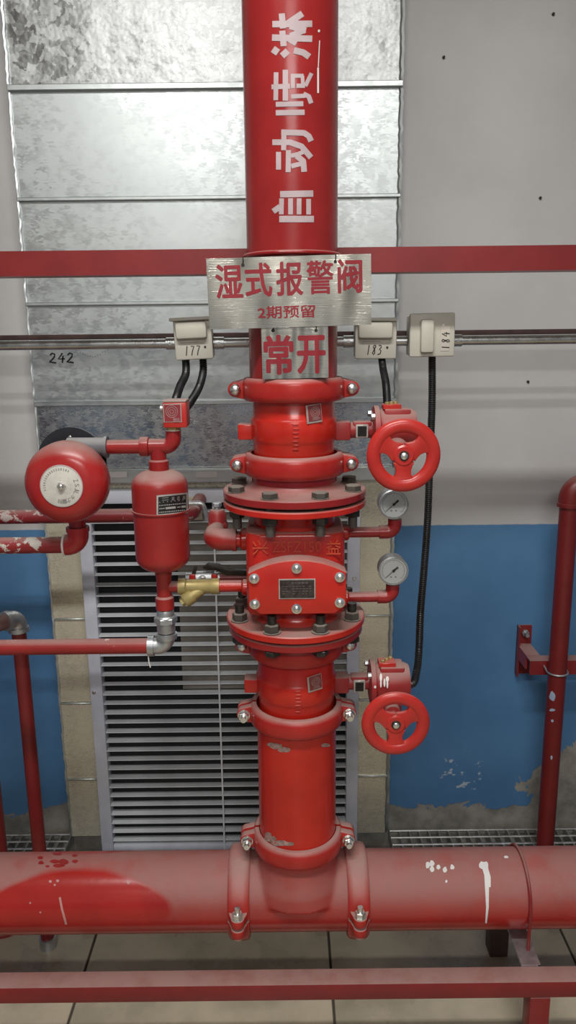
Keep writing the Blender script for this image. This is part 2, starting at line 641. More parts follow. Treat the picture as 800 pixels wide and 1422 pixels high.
DIGIT = {
    '1': [[(0.5, 1), (0.45, 0)]],
    '2': [[(0.1, 0.8), (0.35, 1), (0.7, 0.9), (0.65, 0.6), (0.05, 0.05), (0.5, 0.05), (0.95, 0.0)]],
    '3': [[(0.1, 0.95), (0.6, 0.95), (0.7, 0.75), (0.35, 0.55), (0.75, 0.4), (0.65, 0.1), (0.1, 0.0)]],
    '4': [[(0.55, 1), (0.05, 0.4), (0.9, 0.42)], [(0.65, 0.75), (0.6, 0.0)]],
    '7': [[(0.1, 0.95), (0.8, 0.95), (0.5, 0.45), (0.4, 0)]],
    '8': [[(0.75, 0.9), (0.4, 1), (0.2, 0.8), (0.6, 0.45), (0.7, 0.15), (0.4, 0), (0.2, 0.2), (0.5, 0.55), (0.75, 0.9)]],
}


def scrawl(mb, s, x, y, wd, h, gap, pen, mtx, slant=0.12):
    for ch in s:
        for st in DIGIT[ch]:
            flat_strip(mb, [(x + p[0] * wd + p[1] * h * slant, y + p[1] * h) for p in st], pen, 0.0004, mtx)
        x += wd + gap


def stroke_cyl(mb, pts, wpx, c, axis, r, cols=3, step=2.0):
    """a stroke given in photo pixels, laid onto the pipe surface it is painted on"""
    P = []
    for a, b in zip(pts[:-1], pts[1:]):
        n = max(1, int(math.hypot(b[0] - a[0], b[1] - a[1]) / step))
        for k in range(n):
            P.append((a[0] + (b[0] - a[0]) * k / n, a[1] + (b[1] - a[1]) * k / n))
    P.append(pts[-1])
    rows = []
    for i, p in enumerate(P):
        a, b = P[max(i - 1, 0)], P[min(i + 1, len(P) - 1)]
        d = Vector((b[0] - a[0], b[1] - a[1])).normalized()
        nx, ny = -d.y, d.x
        ww = wpx(i / max(1, len(P) - 1)) if callable(wpx) else wpx
        rows.append([mb.bm.verts.new(on_cyl(p[0] + nx * ww * (k / cols - 0.5), p[1] + ny * ww * (k / cols - 0.5), c, axis, r)) for k in range(cols + 1)])
    for i in range(len(rows) - 1):
        for k in range(cols):
            mb.bm.faces.new((rows[i][k], rows[i + 1][k], rows[i + 1][k + 1], rows[i][k + 1]))


def blob_cyl(mb, u, v, ru, rv, c, axis, r, n=12):
    ctr = mb.bm.verts.new(on_cyl(u, v, c, axis, r))
    ring = []
    for k in range(n):
        a = 2 * pi * k / n
        j = 1 + random.uniform(-0.18, 0.18)
        ring.append(mb.bm.verts.new(on_cyl(u + ru * j * cos(a), v + rv * j * sin(a), c, axis, r)))
    for k in range(n):
        mb.bm.faces.new((ctr, ring[k], ring[(k + 1) % n]))


# ================================================================== SETTING
YD = 0.60           # face of the sheet-metal duct
fl = MB().box((0, -2.06, -0.055), (6, 4.88, 0.10)).build('floor', GROUT, kind='structure')
MB().box((0, 0.54, -0.12), (6, 0.36, 0.05)).build('trench_bottom', GROUT, fl)
TX = floor_at(465, 1422, 0).x
tile_me = None
for ix in range(-4, 5):
    for iy in range(0, 8):
        cx, cy = TX + 0.3 + ix * 0.6, 0.38 - 0.3 - iy * 0.6
        if tile_me is None:
            t = MB().box((0, 0, 0), (0.594, 0.594, 0.008), 0.0015, seg=1).build('tile', TILE, fl, smooth=False)
            tile_me = t.data
        else:
            t = bpy.data.objects.new('tile', tile_me)
            COL.objects.link(t)
            t.parent = fl
        t.location = (cx, cy, -0.003)
MB().box((0, -1.92, 3.06), (6.24, 5.4, 0.12)).build('ceiling', CEIL, kind='structure')
MB().box((-3.06, -1.92, 1.45), (0.12, 5.16, 3.2)).build('wall_left', WALL, kind='structure')
MB().box((3.06, -1.92, 1.45), (0.12, 5.16, 3.2)).build('wall_right', WALL, kind='structure')
MB().box((0, -4.56, 1.45), (6, 0.12, 3.2)).build('wall_front', WALL, kind='structure')
wall = MB().box((0, YW + 0.06, 1.45), (6, 0.12, 3.2)).build('wall_back', WALL, kind='structure')
for (u, v) in ((616, 80), (768, 20), (750, 275), (733, 530)):
    p = at(u, v, YW)
    MB().lathe([(0, 0.006), (0.0035, 0.005), (0.0035, -0.004)], p, 'Y', 10, flip=-1).build('nail', INK, wall)

# ------------------------------------------------------------------ duct
XL = at(36, 420, YD).x
XR = at(554, 420, YD).x
duct = thing('air_duct', 'galvanised sheet-metal air duct running up the wall behind the red pipework', 'duct', (0, YD + 0.02, 0))
seams = [122, 276, 421, 559, 664, 858, 975, 1080]
zs = [2.99] + [zat(v, YD, 200) for v in seams] + [0.02]
for i in range(len(zs) - 1):
    m = (GALV_TOP, GALV, GALV, GALV, GALV_MID, GALV_LOW, GALV_LOW, GALV_LOW, GALV_LOW)[i]
    dy = (0.0, -0.004, -0.002, -0.005, -0.002, -0.004, 0, -0.003, 0)[i]
    MB().box(((XL + XR) / 2, YD + 0.02 + dy, (zs[i] + zs[i + 1]) / 2), (XR - XL, 0.04, zs[i] - zs[i + 1] - 0.003), 0.002, seg=1).build('sheet', m, duct)
GXA, GXB = at(107, 712, YD - 0.048).x - 0.002, at(499, 900, YD - 0.048).x + 0.002
for i, v in enumerate(seams):
    z = zs[i + 1]
    hgt, dep = ((0.014, 0.016), (0.009, 0.012), (0.009, 0.014), (0.012, 0.014), (0.006, 0.01), (0.005, 0.006), (0.005, 0.006), (0.006, 0.008))[i]
    for (s0, s1) in (((XL + 0.002, XR - 0.002),) if i < 5 else ((XL + 0.002, GXA), (GXB, XR - 0.002))):
        MB().box(((s0 + s1) / 2, YD - dep / 2, z), (s1 - s0, dep, hgt), 0.0015, seg=1).build('seam_fold', GALV, duct)
for X, wdt in ((XR - 0.004, 0.013), (XL + 0.004, 0.008)):
    b = MB()
    prev = None
    z = 0.03
    while z < 2.98:
        j = random.uniform(-0.0015, 0.0015)
        y = YD - 0.008 - random.uniform(0, 0.004)
        row = [b.bm.verts.new((X - wdt / 2 + j, YD - 0.0055, z)), b.bm.verts.new((X - wdt * 0.2 + j, y, z)),
               b.bm.verts.new((X + wdt * 0.3 + j, y + 0.001, z)), b.bm.verts.new((X + wdt / 2 + j, YD + 0.01, z))]
        if prev:
            for k in range(3):
                b.bm.faces.new((prev[k], prev[k + 1], row[k + 1], row[k]))
        prev = row
        z += 0.012
    b.build('edge_tape', GALV, duct)
# cross rail with two pale stickers
za, zb = zat(653, YD - 0.03, 200), zat(671, YD - 0.03, 200)
xa, xb = at(128, 660, YD - 0.03).x, at(548, 660, YD - 0.03).x
jr = MB().box(((xa + xb) / 2, YD - 0.017, (za + zb) / 2), (xb - xa, 0.026, za - zb), 0.002, seg=1)
jr.box(((xa + xb) / 2, YD - 0.022, za - 0.004), (xb - xa, 0.022, 0.005))
jr = jr.build('joint_rail', GALV, duct)
for (u0, u1) in ((146, 177), (272, 302)):
    p, q = at(u0, 655, YD - 0.033), at(u1, 663, YD - 0.033)
    MB().box(((p.x + q.x) / 2, YD - 0.0345, (p.z + q.z) / 2), (q.x - p.x, 0.001, p.z - q.z)).build('sticker', WHITEP, jr)
# number 242 written on the sheet
b = MB()
p = at(68, 503, YD - 0.006)
q = at(106, 490, YD - 0.006)
scrawl(b, '242', p.x, p.z - 0.002, 0.02, 0.025, 0.003, 0.0042, Matrix.Translation((0, YD - 0.0055, 0)) @ FACE)
for k in range(16):
    pp = at(112 + k * 3.4, 490 + 6 * sin(k * 0.35) + random.uniform(-1, 1), YD)
    flat_strip(b, [(pp.x, pp.z), (pp.x + 0.002, pp.z + 0.001)], 0.0014, 0.0004, Matrix.Translation((0, YD - 0.0055, 0)) @ FACE)
b.build('handwritten_number', INK, duct)

# ------------------------------------------------------------------ grille
YG = YD - 0.048
gx0, gx1 = at(107, 712, YG).x, at(499, 900, YG).x
gz1, gz0 = zat(681, YG, 250), 0.004
gr = thing('ventilation_grille', 'tall grey louvred ventilation grille set low in the duct', 'grille', ((gx0 + gx1) / 2, YG, gz0))
fw = 0.035
for (x0, x1, z0, z1) in ((gx0, gx0 + fw, gz0, gz1), (gx1 - fw, gx1, gz0, gz1), (gx0 + fw, gx1 - fw, gz1 - fw, gz1), (gx0 + fw, gx1 - fw, gz0, gz0 + fw * 0.6)):
    MB().box(((x0 + x1) / 2, YG + 0.02, (z0 + z1) / 2), (x1 - x0, 0.042, z1 - z0), 0.003).build('frame_rail', LOUVRE, gr)
MB().box(((gx0 + gx1) / 2, YG + 0.037, (gz0 + gz1) / 2), (gx1 - gx0 - 0.03, 0.004, gz1 - gz0 - 0.03)).build('interior_shade', BLACKM, gr)  # black sheet standing in for the unlit interior behind the slats
p, q = at(243, 712, YD - 0.02), at(490, 955, YD - 0.02)
MB().box(((p.x + q.x) / 2, YG + 0.0335, (p.z + q.z) / 2), (q.x - p.x, 0.002, p.z - q.z)).build('inner_panel', TAN, gr)
sx0, sx1 = gx0 + fw - 0.004, gx1 - fw + 0.004
slat_me = None
z = zat(711, YG, 250)
pitch = (zat(711, YG, 250) - zat(1168, YG, 250)) / 34
for i in range(36):
    zz = z - i * pitch
    if zz < gz0 + fw * 0.6 + 0.004:
        break
    if slat_me is None:
        s = MB().prism([(-0.0135, 0.0011), (-0.0135, -0.0014), (-0.0115, -0.0014), (-0.0115, -0.0004), (0.0105, -0.0004), (0.0105, 0.0011)], sx0, sx1, 'YZ')
        s.xf(Matrix.Translation((0, 0, 0)))
        o = s.build('slat', SLATM, None)
        slat_me = o.data
        slat_me.transform(Matrix.Translation((-(gx0 + gx1) / 2, 0, 0)))
        o.parent = gr
    else:
        o = bpy.data.objects.new('slat', slat_me)
        COL.objects.link(o)
        o.parent = gr
    o.location = (0, 0.0165, zz - gz0)
    o.rotation_euler = (radians(random.uniform(-4.5, 3.5)), 0, 0)
xd = at(306, 1000, YG).x
MB().box((xd, YG + 0.0005, (gz0 + gz1 - fw) / 2), (0.0045, 0.005, gz1 - gz0 - fw)).build('divider_bar', SLATM, gr)
for (u, v) in ((113, 962), (495, 803)):
    p = at(u, v, YG)
    X = gx0 + fw * 0.3 if u < 300 else gx1 - fw * 0.45
    MB().lathe([(0, 0.003), (0.004, 0.0025), (0.006, 0)], (X, YG - 0.001, p.z), 'Y', 14, flip=-1).build('screw', ZINC, gr)

# ------------------------------------------------------------------ trench gratings
def grating(x0, x1, label):
    g = thing('trench_grating', label, 'grating', ((x0 + x1) / 2, 0.52, -0.03))
    y0, y1 = 0.395, 0.65
    n = int((x1 - x0) / 0.03)
    me = None
    for k in range(n + 1):
        X = x0 + (x1 - x0) * k / n
        o = MB().box((0, (y0 + y1) / 2 - 0.52, 0.015), (0.004, y1 - y0, 0.03)).build('bearing_bar', GRATE, None, smooth=False) if me is None else bpy.data.objects.new('bearing_bar', me)
        if me is None:
            me = o.data
        else:
            COL.objects.link(o)
        o.parent = g
        o.location = (X - (x0 + x1) / 2, 0, 0)
    for k in range(8):
        MB().cyl((x0, y0 + 0.01 + (y1 - y0 - 0.02) * k / 7, 0.001), (x1, y0 + 0.01 + (y1 - y0 - 0.02) * k / 7, 0.001), 0.0035, seg=6).build('cross_rod', GRATE, g)


grating(XR + 0.01, XR + 1.5, 'steel trench grating at the wall foot beneath the blue wall on the right')
grating(XL - 1.2, XL - 0.01, 'steel trench grating at the wall foot left of the duct')

# ================================================================== MAIN STACK
R0 = 0.0825
Z_MAIN = 0.312


def coupling(name, label, h, front='head', group='grooved pipe couplings'):
    g = thing(name, label, 'coupling', (0, 0, 0), group)
    hh = h / 2
    prof = [(0.0832, -hh), (0.091, -hh), (0.0955, -hh + 0.004), (0.0975, -hh * 0.45), (0.0975, hh * 0.45), (0.0955, hh - 0.004), (0.091, hh), (0.0832, hh)]
    for s in (-1, 1):
        m = MB()
        g0 = 0.035
        a0, a1 = (pi + g0, 2 * pi - g0) if s < 0 else (g0, pi - g0)
        m.lathe(prof, seg=40, a0=a0, a1=a1, closed=True)
        for sx in (-1, 1):
            out = [(0.089, hh * 0.92), (0.1, hh * 0.8), (0.1085, 0.0145)]
            out += [(0.1085 + 0.0145 * sin(t), 0.0145 * cos(t)) for t in [pi * k / 10 for k in range(1, 10)]]
            out += [(0.1085, -0.0145), (0.1, -hh * 0.8), (0.089, -hh * 0.92)]
            out = [(sx * a, b) for a, b in out]
            m.prism(out, s * 0.003, s * 0.021, 'XZ', 0.0025)
        m.build('housing_half', RED_CLAMP, g)
    for sx in (-1, 1):
        x = sx * 0.1085
        bl = MB()
        f = -1 if front == 'head' else 1
        bl.cyl((x, f * 0.021, 0), (x, -f * 0.044, 0), 0.0058, seg=14)
        bl.lathe([(0.0105, 0), (0.0105, 0.004), (0.008, 0.008), (0.004, 0.0098), (0, 0.0102)], (x, f * 0.021, 0), 'Y', 18, flip=f)
        bo = bl.build('bolt', ZINC, g)
        MB().hexnut((x, -f * 0.0285, 0), 0.0112, 0.011, 'Y', 0.3).lathe([(0.0058, 0), (0.0125, 0), (0.0125, 0.002), (0.0058, 0.002)], (x, -f * 0.021, 0), 'Y', 18, flip=-f).build('nut', ZINC, bo)
    return g


def mid(v0, v1, Y=-0.097):
    a, b = zat(v0, Y), zat(v1, Y)
    return (a + b) / 2, abs(a - b)


C1, h1 = mid(530, 558)
C2, h2 = mid(640, 668)
C4, h4 = mid(1005, 1031)
C5, h5 = mid(1188, 1212)
F1t, F1b = zat(697, -0.1385), zat(708.5, -0.1385)
F2t, F2b = zat(713, -0.1385), zat(722.5, -0.1385)
F3t, F3b = zat(886, -0.1385), zat(896, -0.1385)
F4t, F4b = zat(898, -0.134), zat(908.5, -0.134)
C3 = zat(932, -0.097) + 0.021
HC = 0.042
for nm, z, lab, fr in (('c1', C1, 'red grooved coupling directly below the small steel sign', 'head'),
                       ('c2', C2, 'red grooved coupling right above the upper pair of bolted flanges', 'head'),
                       ('c3', C3, 'red grooved coupling tucked under the lower bolted flange', 'head'),
                       ('c4', C4, 'red grooved coupling at the top of the bright short lower pipe', 'nut'),
                       ('c5', C5, 'dusty red grooved coupling joining the riser to the tee branch', 'nut')):
    c = coupling('pipe_coupling', lab, HC, fr)
    c.location = (0, 0, z)
for X, lab in ((-0.1265, 'red grooved coupling on the horizontal main left of the tee'), (0.1265, 'red grooved coupling on the horizontal main right of the tee')):
    c = coupling('pipe_coupling', lab, 0.045, 'nut')
    c.matrix_world = Matrix.Translation((X, 0, Z_MAIN)) @ Matrix(((0, 0, 1, 0), (-1, 0, 0, 0), (0, -1, 0, 0), (0, 0, 0, 1)))

# riser with stencilled letters
riser = thing('riser_pipe', 'tall red riser pipe with white stencilled Chinese letters', 'pipe', (0, 0, C1))
MB().lathe([(0.076, C1 + 0.003), (R0, C1 + 0.003), (R0, 2.995), (0.076, 2.995)], closed=True, seg=72).build('pipe_wall', RED, riser)
zc = lambda a, b: (340 + a / 4.185, b / 4.182)
ST = [  # stroke lists follow the rotated stencil from top to bottom of the picture
    ([(160, 140), (392, 138)], 9), ([(158, 218), (392, 225)], 9), ([(215, 78), (222, 165)], 8.5), ([(218, 178), (226, 268)], 8.5),
    ([(252, 135), (335, 78)], 9), ([(262, 150), (355, 178)], 9), ([(265, 210), (350, 172)], 8.5), ([(258, 228), (300, 252)], 8),
    ([(166, 312), (190, 278)], 9), ([(216, 325), (250, 295)], 9), ([(285, 292), (340, 305), (375, 330)], 9),
    ([(182, 420), (180, 582)], 6.5), ([(236, 405), (236, 585)], 7.5), ([(155, 505), (262, 500)], 7),
    ([(268, 440), (342, 440)], 5.5), ([(270, 560), (350, 556)], 6), ([(278, 440), (280, 512)], 5.5), ([(300, 498), (350, 498)], 6),
    ([(335, 440), (338, 500)], 5), ([(352, 500), (388, 425)], 5.5), ([(340, 545), (372, 560), (386, 600)], 6.5),
    ([(180, 606), (340, 602)], 7), ([(180, 655), (348, 652)], 7.5),
    ([(212, 768), (345, 772), (372, 790), (386, 820)], 8), ([(228, 755), (226, 872)], 7), ([(160, 826), (262, 826), (330, 850), (385, 915)], 8),
    ([(196, 882), (196, 985)], 7), ([(254, 872), (252, 1000)], 7), ([(268, 905), (310, 895), (345, 880)], 6), ([(300, 905), (340, 935), (345, 998)], 8), ([(270, 965), (330, 950)], 6.5),
    ([(205, 1128), (398, 1124)], 9), ([(200, 1272), (402, 1272)], 9), ([(214, 1152), (212, 1245)], 6.5), ([(266, 1152), (266, 1245)], 6.5),
    ([(316, 1152), (315, 1245)], 6.5), ([(371, 1155), (371, 1246)], 6.5), ([(165, 1228), (205, 1200)], 8)]
b = MB()
for pts, wd in ST:
    stroke_cyl(b, [zc(*p) for p in pts], wd, (0, 0, 0), 'Z', R0 + 0.0006)
b.build('stencilled_letters', STENCIL, riser, fix=False)
b = MB()
stroke_cyl(b, [zc(435, 235), zc(427, 390)], 1.3, (0, 0, 0), 'Z', R0 + 0.0007, 1)
stroke_cyl(b, [zc(426, 392), zc(426, 540)], 2.4, (0, 0, 0), 'Z', R0 + 0.0007, 1)
blob_cyl(b, 443, 43, 1.5, 2, (0, 0, 0), 'Z', R0 + 0.0007)
b.build('paint_run', WHITEP, riser, fix=False)

# lower riser piece
lp = thing('lower_riser_pipe', 'short bright red pipe with scraped paint between two couplings above the tee', 'pipe', (0, 0, C5))
MB().lathe([(0.076, C5 + 0.003), (R0 - 0.0005, C5 + 0.003), (R0 - 0.0005, C4 - 0.003), (0.076, C4 - 0.003)], closed=True, seg=72).build('pipe_wall', RED_HOT, lp)
SCRAPE = plain('scraped_primer', (0.33, 0.22, 0.19), 0.6, 0, 0.4, 120)
b = MB()
for u, v, a, c_ in ((383, 1036, 9, 4), (394, 1041, 10, 3.5), (376, 1034, 6, 3)):
    blob_cyl(b, u, v, a, c_, (0, 0, 0), 'Z', R0 + 0.0002)
b.build('scraped_patch', SCRAPE, lp, fix=False)
b = MB()
blob_cyl(b, 452, 1035, 7, 2.5, (0, 0, 0), 'Z', R0 + 0.0002)
b.build('scraped_patch', SCRAPE, lp, fix=False)
b = MB()
for u, v, a, c_ in ((376, 1165, 9, 4), (388, 1171, 12, 4.5), (400, 1172, 8, 3), (372, 1160, 5, 4)):
    blob_cyl(b, u, v, a, c_, (0, 0, 0), 'Z', R0 + 0.0002)
b.build('scraped_patch', SCRAPE, lp, fix=False)

# ------------------------------------------------------------------ butterfly valves
def butterfly(z0, z1, zs, wheel_uv, label_uv, label, splash=False):
    g = thing('butterfly_valve', label, 'valve', (0, 0, zs), 'butterfly valves with gearbox')
    a, b_ = z0 - zs, z1 - zs
    prof = [(0.07, b_), (0.0778, b_), (0.0778, 0.03), (0.0805, 0.026), (0.082, 0.022), (0.082, -0.012), (0.0795, -0.017), (0.0778, -0.021), (0.0772, a), (0.07, a)]
    m = MB().lathe([(r, h + zs) for r, h in prof], closed=True, seg=64)
    m.build('body', RED_HOT, g)
    MB().box((-0.0915, 0, zs), (0.03, 0.032, 0.03), 0.003).cyl((-0.078, 0, zs), (-0.104, 0, zs), 0.011).build('end_lug', RED_HOT, g)
    n = MB().box((0.092, 0, zs), (0.032, 0.036, 0.036), 0.004)
    n.cyl((0.1, 0, zs), (0.15, 0, zs), 0.0155)
    n.box((0.13, 0, zs + 0.01), (0.036, 0.026, 0.014), 0.003)
    n.build('stem_housing', RED_GEAR, g)
    ip = MB().box((0.1285, -0.0185, zs), (0.0235, 0.007, 0.025), 0.001, seg=1).build('position_window', PLATE_BR, g)
    MB().box((0.1285, -0.0226, zs), (0.017, 0.002, 0.019)).build('window_pane', PLATE_BK, ip)
    # gearbox
    q = MB()
    q.lathe([(0, 0.15), (0.036, 0.15), (0.046, 0.152), (0.046, 0.161), (0.037, 0.163), (0.04, 0.168), (0.04, 0.222), (0.036, 0.231), (0.0, 0.233)], (0, 0, zs), 'X', 40)
    q.box((0.195, 0.0, zs + 0.03), (0.05, 0.05, 0.022), 0.004)
    gb = q.build('gearbox', RED_GEAR, g)
    w0 = at(*wheel_uv, -0.118)
    wz = w0.z
    wx = w0.x
    MB().lathe([(0, 0.045), (0.019, 0.045), (0.021, 0.04), (0.021, -0.06), (0.016, -0.066), (0.016, -0.085), (0.0075, -0.087), (0.0075, -0.118)], (wx, 0, wz), 'Y', 28).build('worm_housing', RED_GEAR, gb)
    MB().box((0.185, -0.005, zs + 0.0445), (0.034, 0.03, 0.009), 0.001, seg=1).build('terminal_cover', RED_WHEEL, gb)
    for k in range(3):
        MB().hexnut((0.176 + 0.009 * k, -0.012 + 0.008 * k, zs + 0.0505), 0.0042, 0.006).build('cover_screw', BRASS, gb)
    for sgn in (-1, 1):
        MB().hexnut((0.148, sgn * 0.03, zs + 0.028), 0.006, 0.008, 'X').build('flange_bolt', GALV_FIT, gb)
    if splash:
        s = MB()
        for (u, v, ru, rv) in ((529, 941, 1.8, 6), (529, 949, 1.2, 6), (534, 948, 1.4, 6), (538, 943, 2.2, 4), (538, 950, 1.3, 6), (521, 954, 1.6, 2)):
            t = 14
            c0 = s.bm.verts.new(on_cyl(u, v, (0, 0, zs), 'X', 0.0472))
            rg = [s.bm.verts.new(on_cyl(u + ru * cos(2 * pi * k / t), v + rv * sin(2 * pi * k / t), (0, 0, zs), 'X', 0.0472)) for k in range(t)]
            for k in range(t):
                s.bm.faces.new((c0, rg[k], rg[(k + 1) % t]))
        s.build('paint_splash', WHITEP, gb, fix=False)
    # handwheel
    W = Vector((wx, -0.122, wz))
    hw = MB().lathe([(0.0655 - 0.0125 + 0.0125 * cos(t), 0.0078 * sin(t)) for t in [2 * pi * k / 14 for k in range(14)]] , W, 'Y', 56, closed=True).build('handwheel', RED_WHEEL, g)
    MB().lathe([(0.0, -0.007), (0.016, -0.007), (0.0195, -0.0045), (0.0205, 0.006), (0.016, 0.016), (0.0, 0.016)], W, 'Y', 32).build('hub', RED_WHEEL, hw)
    for ang in (270, 30, 150):
        t = radians(ang)
        out = []
        for s in (1, -1):
            seq = [(0.012, 0.019), (0.02, 0.0155), (0.027, 0.0135), (0.034, 0.0142), (0.0395, 0.0185), (0.045, 0.026)]
            if s < 0:
                seq = seq[::-1]
            out += [(W.x + r * cos(t) - s * w_ * sin(t), W.z + r * sin(t) + s * w_ * cos(t)) for r, w_ in seq]
        MB().prism(out, W.y - 0.005, W.y + 0.005, 'XZ', 0.0022).build('spoke', RED_WHEEL, hw)
    nt_ = MB().lathe([(0.0092, 0.006), (0.0092, 0.0072), (0.0, 0.0072)], W, 'Y', 20, flip=-1).build('washer', BLACKOX, hw)
    MB().lathe([(0.006, 0.007), (0.006, 0.0105), (0.004, 0.0118), (0, 0.012)], W, 'Y', 18, flip=-1).build('hub_nut', ZINC, hw)
    # maker's plate, stuck on askew
    p = on_cyl(*label_uv, (0, 0, 0), 'Z', 0.0825)
    az = atan2(p.x, -p.y)
    rot = Matrix.Translation(p) @ Matrix.Rotation(az, 4, 'Z') @ Matrix.Rotation(radians(-5), 4, 'Y')
    mp = MB().box((0, 0, 0), (0.031, 0.0016, 0.033)).xf(rot).build('maker_plate', PLATE_BR, g)
    MB().box((0.0012, -0.001, 0.0012), (0.0265, 0.0012, 0.0285)).xf(rot).build('plate_face', paint('plate_red', (0.22, 0.04, 0.04), 0.35, 0), mp)
    em = MB()
    for r in (0.0085, 0.0055, 0.0025):
        em.lathe([(r, 0.0018), (r + 0.0011, 0.0018)], (0.002, 0, 0.003), 'Y', 24, flip=-1)
    for k in range(3):
        em.box((0.002 + 0.002 * (k % 2), -0.0018, -0.0075 - 0.0016 * k), (0.014, 0.0003, 0.0008))
    em.xf(rot).build('plate_emblem', PLATE_DULL, mp)
    # cast letters down the front
    cm = MB()
    for k in range(7):
        zz = zs + 0.02 - 0.0075 * k
        cm.box((0.004 * (k % 2) * 0.3 + 0.002, -0.0824 if zz > zs - 0.015 else -0.0792, zz), (0.011, 0.002, 0.002), 0.0006, seg=1)
    cm.build('cast_mark', RED_HOT, g)
    return g


ZS1 = zat(598, 0)
ZS2 = zat(948, 0)
butterfly(C2 + 0.003, C1 - 0.003, ZS1, (560, 632), (436, 574.5), 'red butterfly valve with handwheel above the alarm valve')
butterfly(C4 + 0.003, C3 - 0.003, ZS2, (549, 1003), (437, 948.5), 'red butterfly valve with handwheel and white paint drips below the alarm valve', True)

# ------------------------------------------------------------------ flange adapters
def ring_bolts(parent, zlow, zhigh, headtop, lens):
    """eight bolts clamping a flange pair from zlow to zhigh"""
    for k in range(8):
        a = pi / 8 + k * pi / 4
        x, y = 0.119 * sin(a), -0.119 * cos(a)
        if headtop:
            bo = MB().hexnut((x, y, zhigh + 0.0065), 0.0155, 0.011, 'Z', k * 0.7).lathe([(0, 0), (0.017, 0), (0.017, 0.0015), (0, 0.0015)], (x, y, zhigh), 'Z', 20)
            bo.cyl((x, y, zlow - lens), (x, y, zhigh), 0.0088, seg=14)
            o = bo.build('bolt', BLACKOX_D, parent)
            MB().hexnut((x, y, zlow - 0.008), 0.0148, 0.015, 'Z', k * 0.5).build('nut', BLACKOX, o)
        else:
            bo = MB().cyl((x, y, zlow - 0.002), (x, y, zhigh + lens), 0.0088, seg=14).hexnut((x, y, zlow - 0.0065), 0.0155, 0.011, 'Z', k * 0.7)
            o = bo.build('bolt', BLACKOX, parent)
            MB().hexnut((x, y, zhigh + 0.0095), 0.0148, 0.015, 'Z', k * 0.5).lathe([(0, 0), (0.0175, 0), (0.0175, 0.002), (0, 0.002)], (x, y, zhigh), 'Z', 20).build('nut', BLACKOX_D, o)


fa = thing('flange_adapter', 'dusty red bolted flange adapter on top of the alarm valve', 'flange', (0, 0, F1b))
MB().lathe([(0.07, F1b), (0.1365, F1b), (0.1385, F1b + 0.002), (0.1385, F1t - 0.002), (0.1365, F1t), (0.098, F1t + 0.001), (0.088, F1t + 0.006), (0.0822, F1t + 0.014), (0.0822, C2 - 0.003), (0.07, C2 - 0.003)], closed=True, seg=72).build('flange_disc', RED, fa)
MB().lathe([(0.07, F2t), (0.122, F2t), (0.122, F1b), (0.07, F1b)], closed=True, seg=48).build('gasket', BLACKM, fa)
ring_bolts(fa, F2b, F1t, True, 0.036)
fb = thing('flange_adapter', 'red flange adapter bolted beneath the alarm valve', 'flange', (0, 0, F4b))
MB().lathe([(0.07, F4b), (0.0822, C3 + 0.003), (0.0822, F4b - 0.006), (0.095, F4b), (0.132, F4b), (0.134, F4b + 0.002), (0.134, F4t - 0.002), (0.132, F4t), (0.07, F4t)], closed=True, seg=72).build('flange_disc', RED, fb)
MB().lathe([(0.07, F4t), (0.12, F4t), (0.12, F3b), (0.07, F3b)], closed=True, seg=48).build('gasket', BLACKM, fb)
ring_bolts(fb, F4b, F3t, False, 0.034)

# ------------------------------------------------------------------ alarm check valve
av = thing('alarm_valve', 'bright red wet alarm check valve with bolted cover plate and embossed letters', 'valve', (0, 0, F3b))
bt, bb = zat(741, -0.09), zat(857, -0.09)
m = MB()
hw_, hd, rr = 0.094, 0.088, 0.03
out = []
for (cx, cy, a0) in ((hw_ - rr, hd - rr, 0), (-hw_ + rr, hd - rr, 90), (-hw_ + rr, -hd + rr, 180), (hw_ - rr, -hd + rr, 270)):
    for k in range(7):
        t = radians(a0 + 15 * k)
        out.append((cx + rr * cos(t), cy + rr * sin(t)))
m.prism(out, bb, bt, 'XY', 0.008, 3)
m.lathe([(0.06, F2b - 0.001), (0.084, F2b - 0.001), (0.084, F2b - 0.006), (0.079, F2b - 0.012), (0.079, bt - 0.004), (0.06, bt - 0.004)], closed=True)
m.lathe([(0.06, F3t + 0.001), (0.092, F3t + 0.001), (0.086, F3t + 0.008), (0.082, F3t + 0.016), (0.082, bb + 0.004), (0.06, bb + 0.004)], closed=True)
m.build('body', RED_HOT, av)
MB().lathe([(0.06, F2b), (0.1365, F2b), (0.1385, F2b + 0.002), (0.1385, F2t - 0.002), (0.1365, F2t), (0.06, F2t)], closed=True, seg=72).build('upper_flange', RED_HOT, av)
MB().lathe([(0.06, F3b), (0.1365, F3b), (0.1385, F3b + 0.002), (0.1385, F3t - 0.002), (0.1365, F3t), (0.06, F3t)], closed=True, seg=72).build('lower_flange', RED_HOT, av)
YC = -0.128
p = lambda u, v, Y=YC: at(u, v, Y)
cl, cr = p(345, 820).x, p(481, 820).x
cm_ = (cl + cr) / 2
ztop, zsh, zlo, zbt = p(411, 778).z, p(411, 796).z, p(411, 844).z, p(411, 853).z
out = [(cl, zlo + 0.003), (cl, zsh)]
for k in range(1, 16):
    t = k / 16
    out.append((cl + (cr - cl) * t, zsh + (ztop - zsh) * (1 - (2 * t - 1) ** 2)))
out += [(cr, zsh), (cr, zlo + 0.003), (cr - 0.022, zbt), (cl + 0.022, zbt)]
cov = MB().prism(out, YC, -0.0875, 'XZ', 0.003).build('cover_plate', RED_HOT, av)
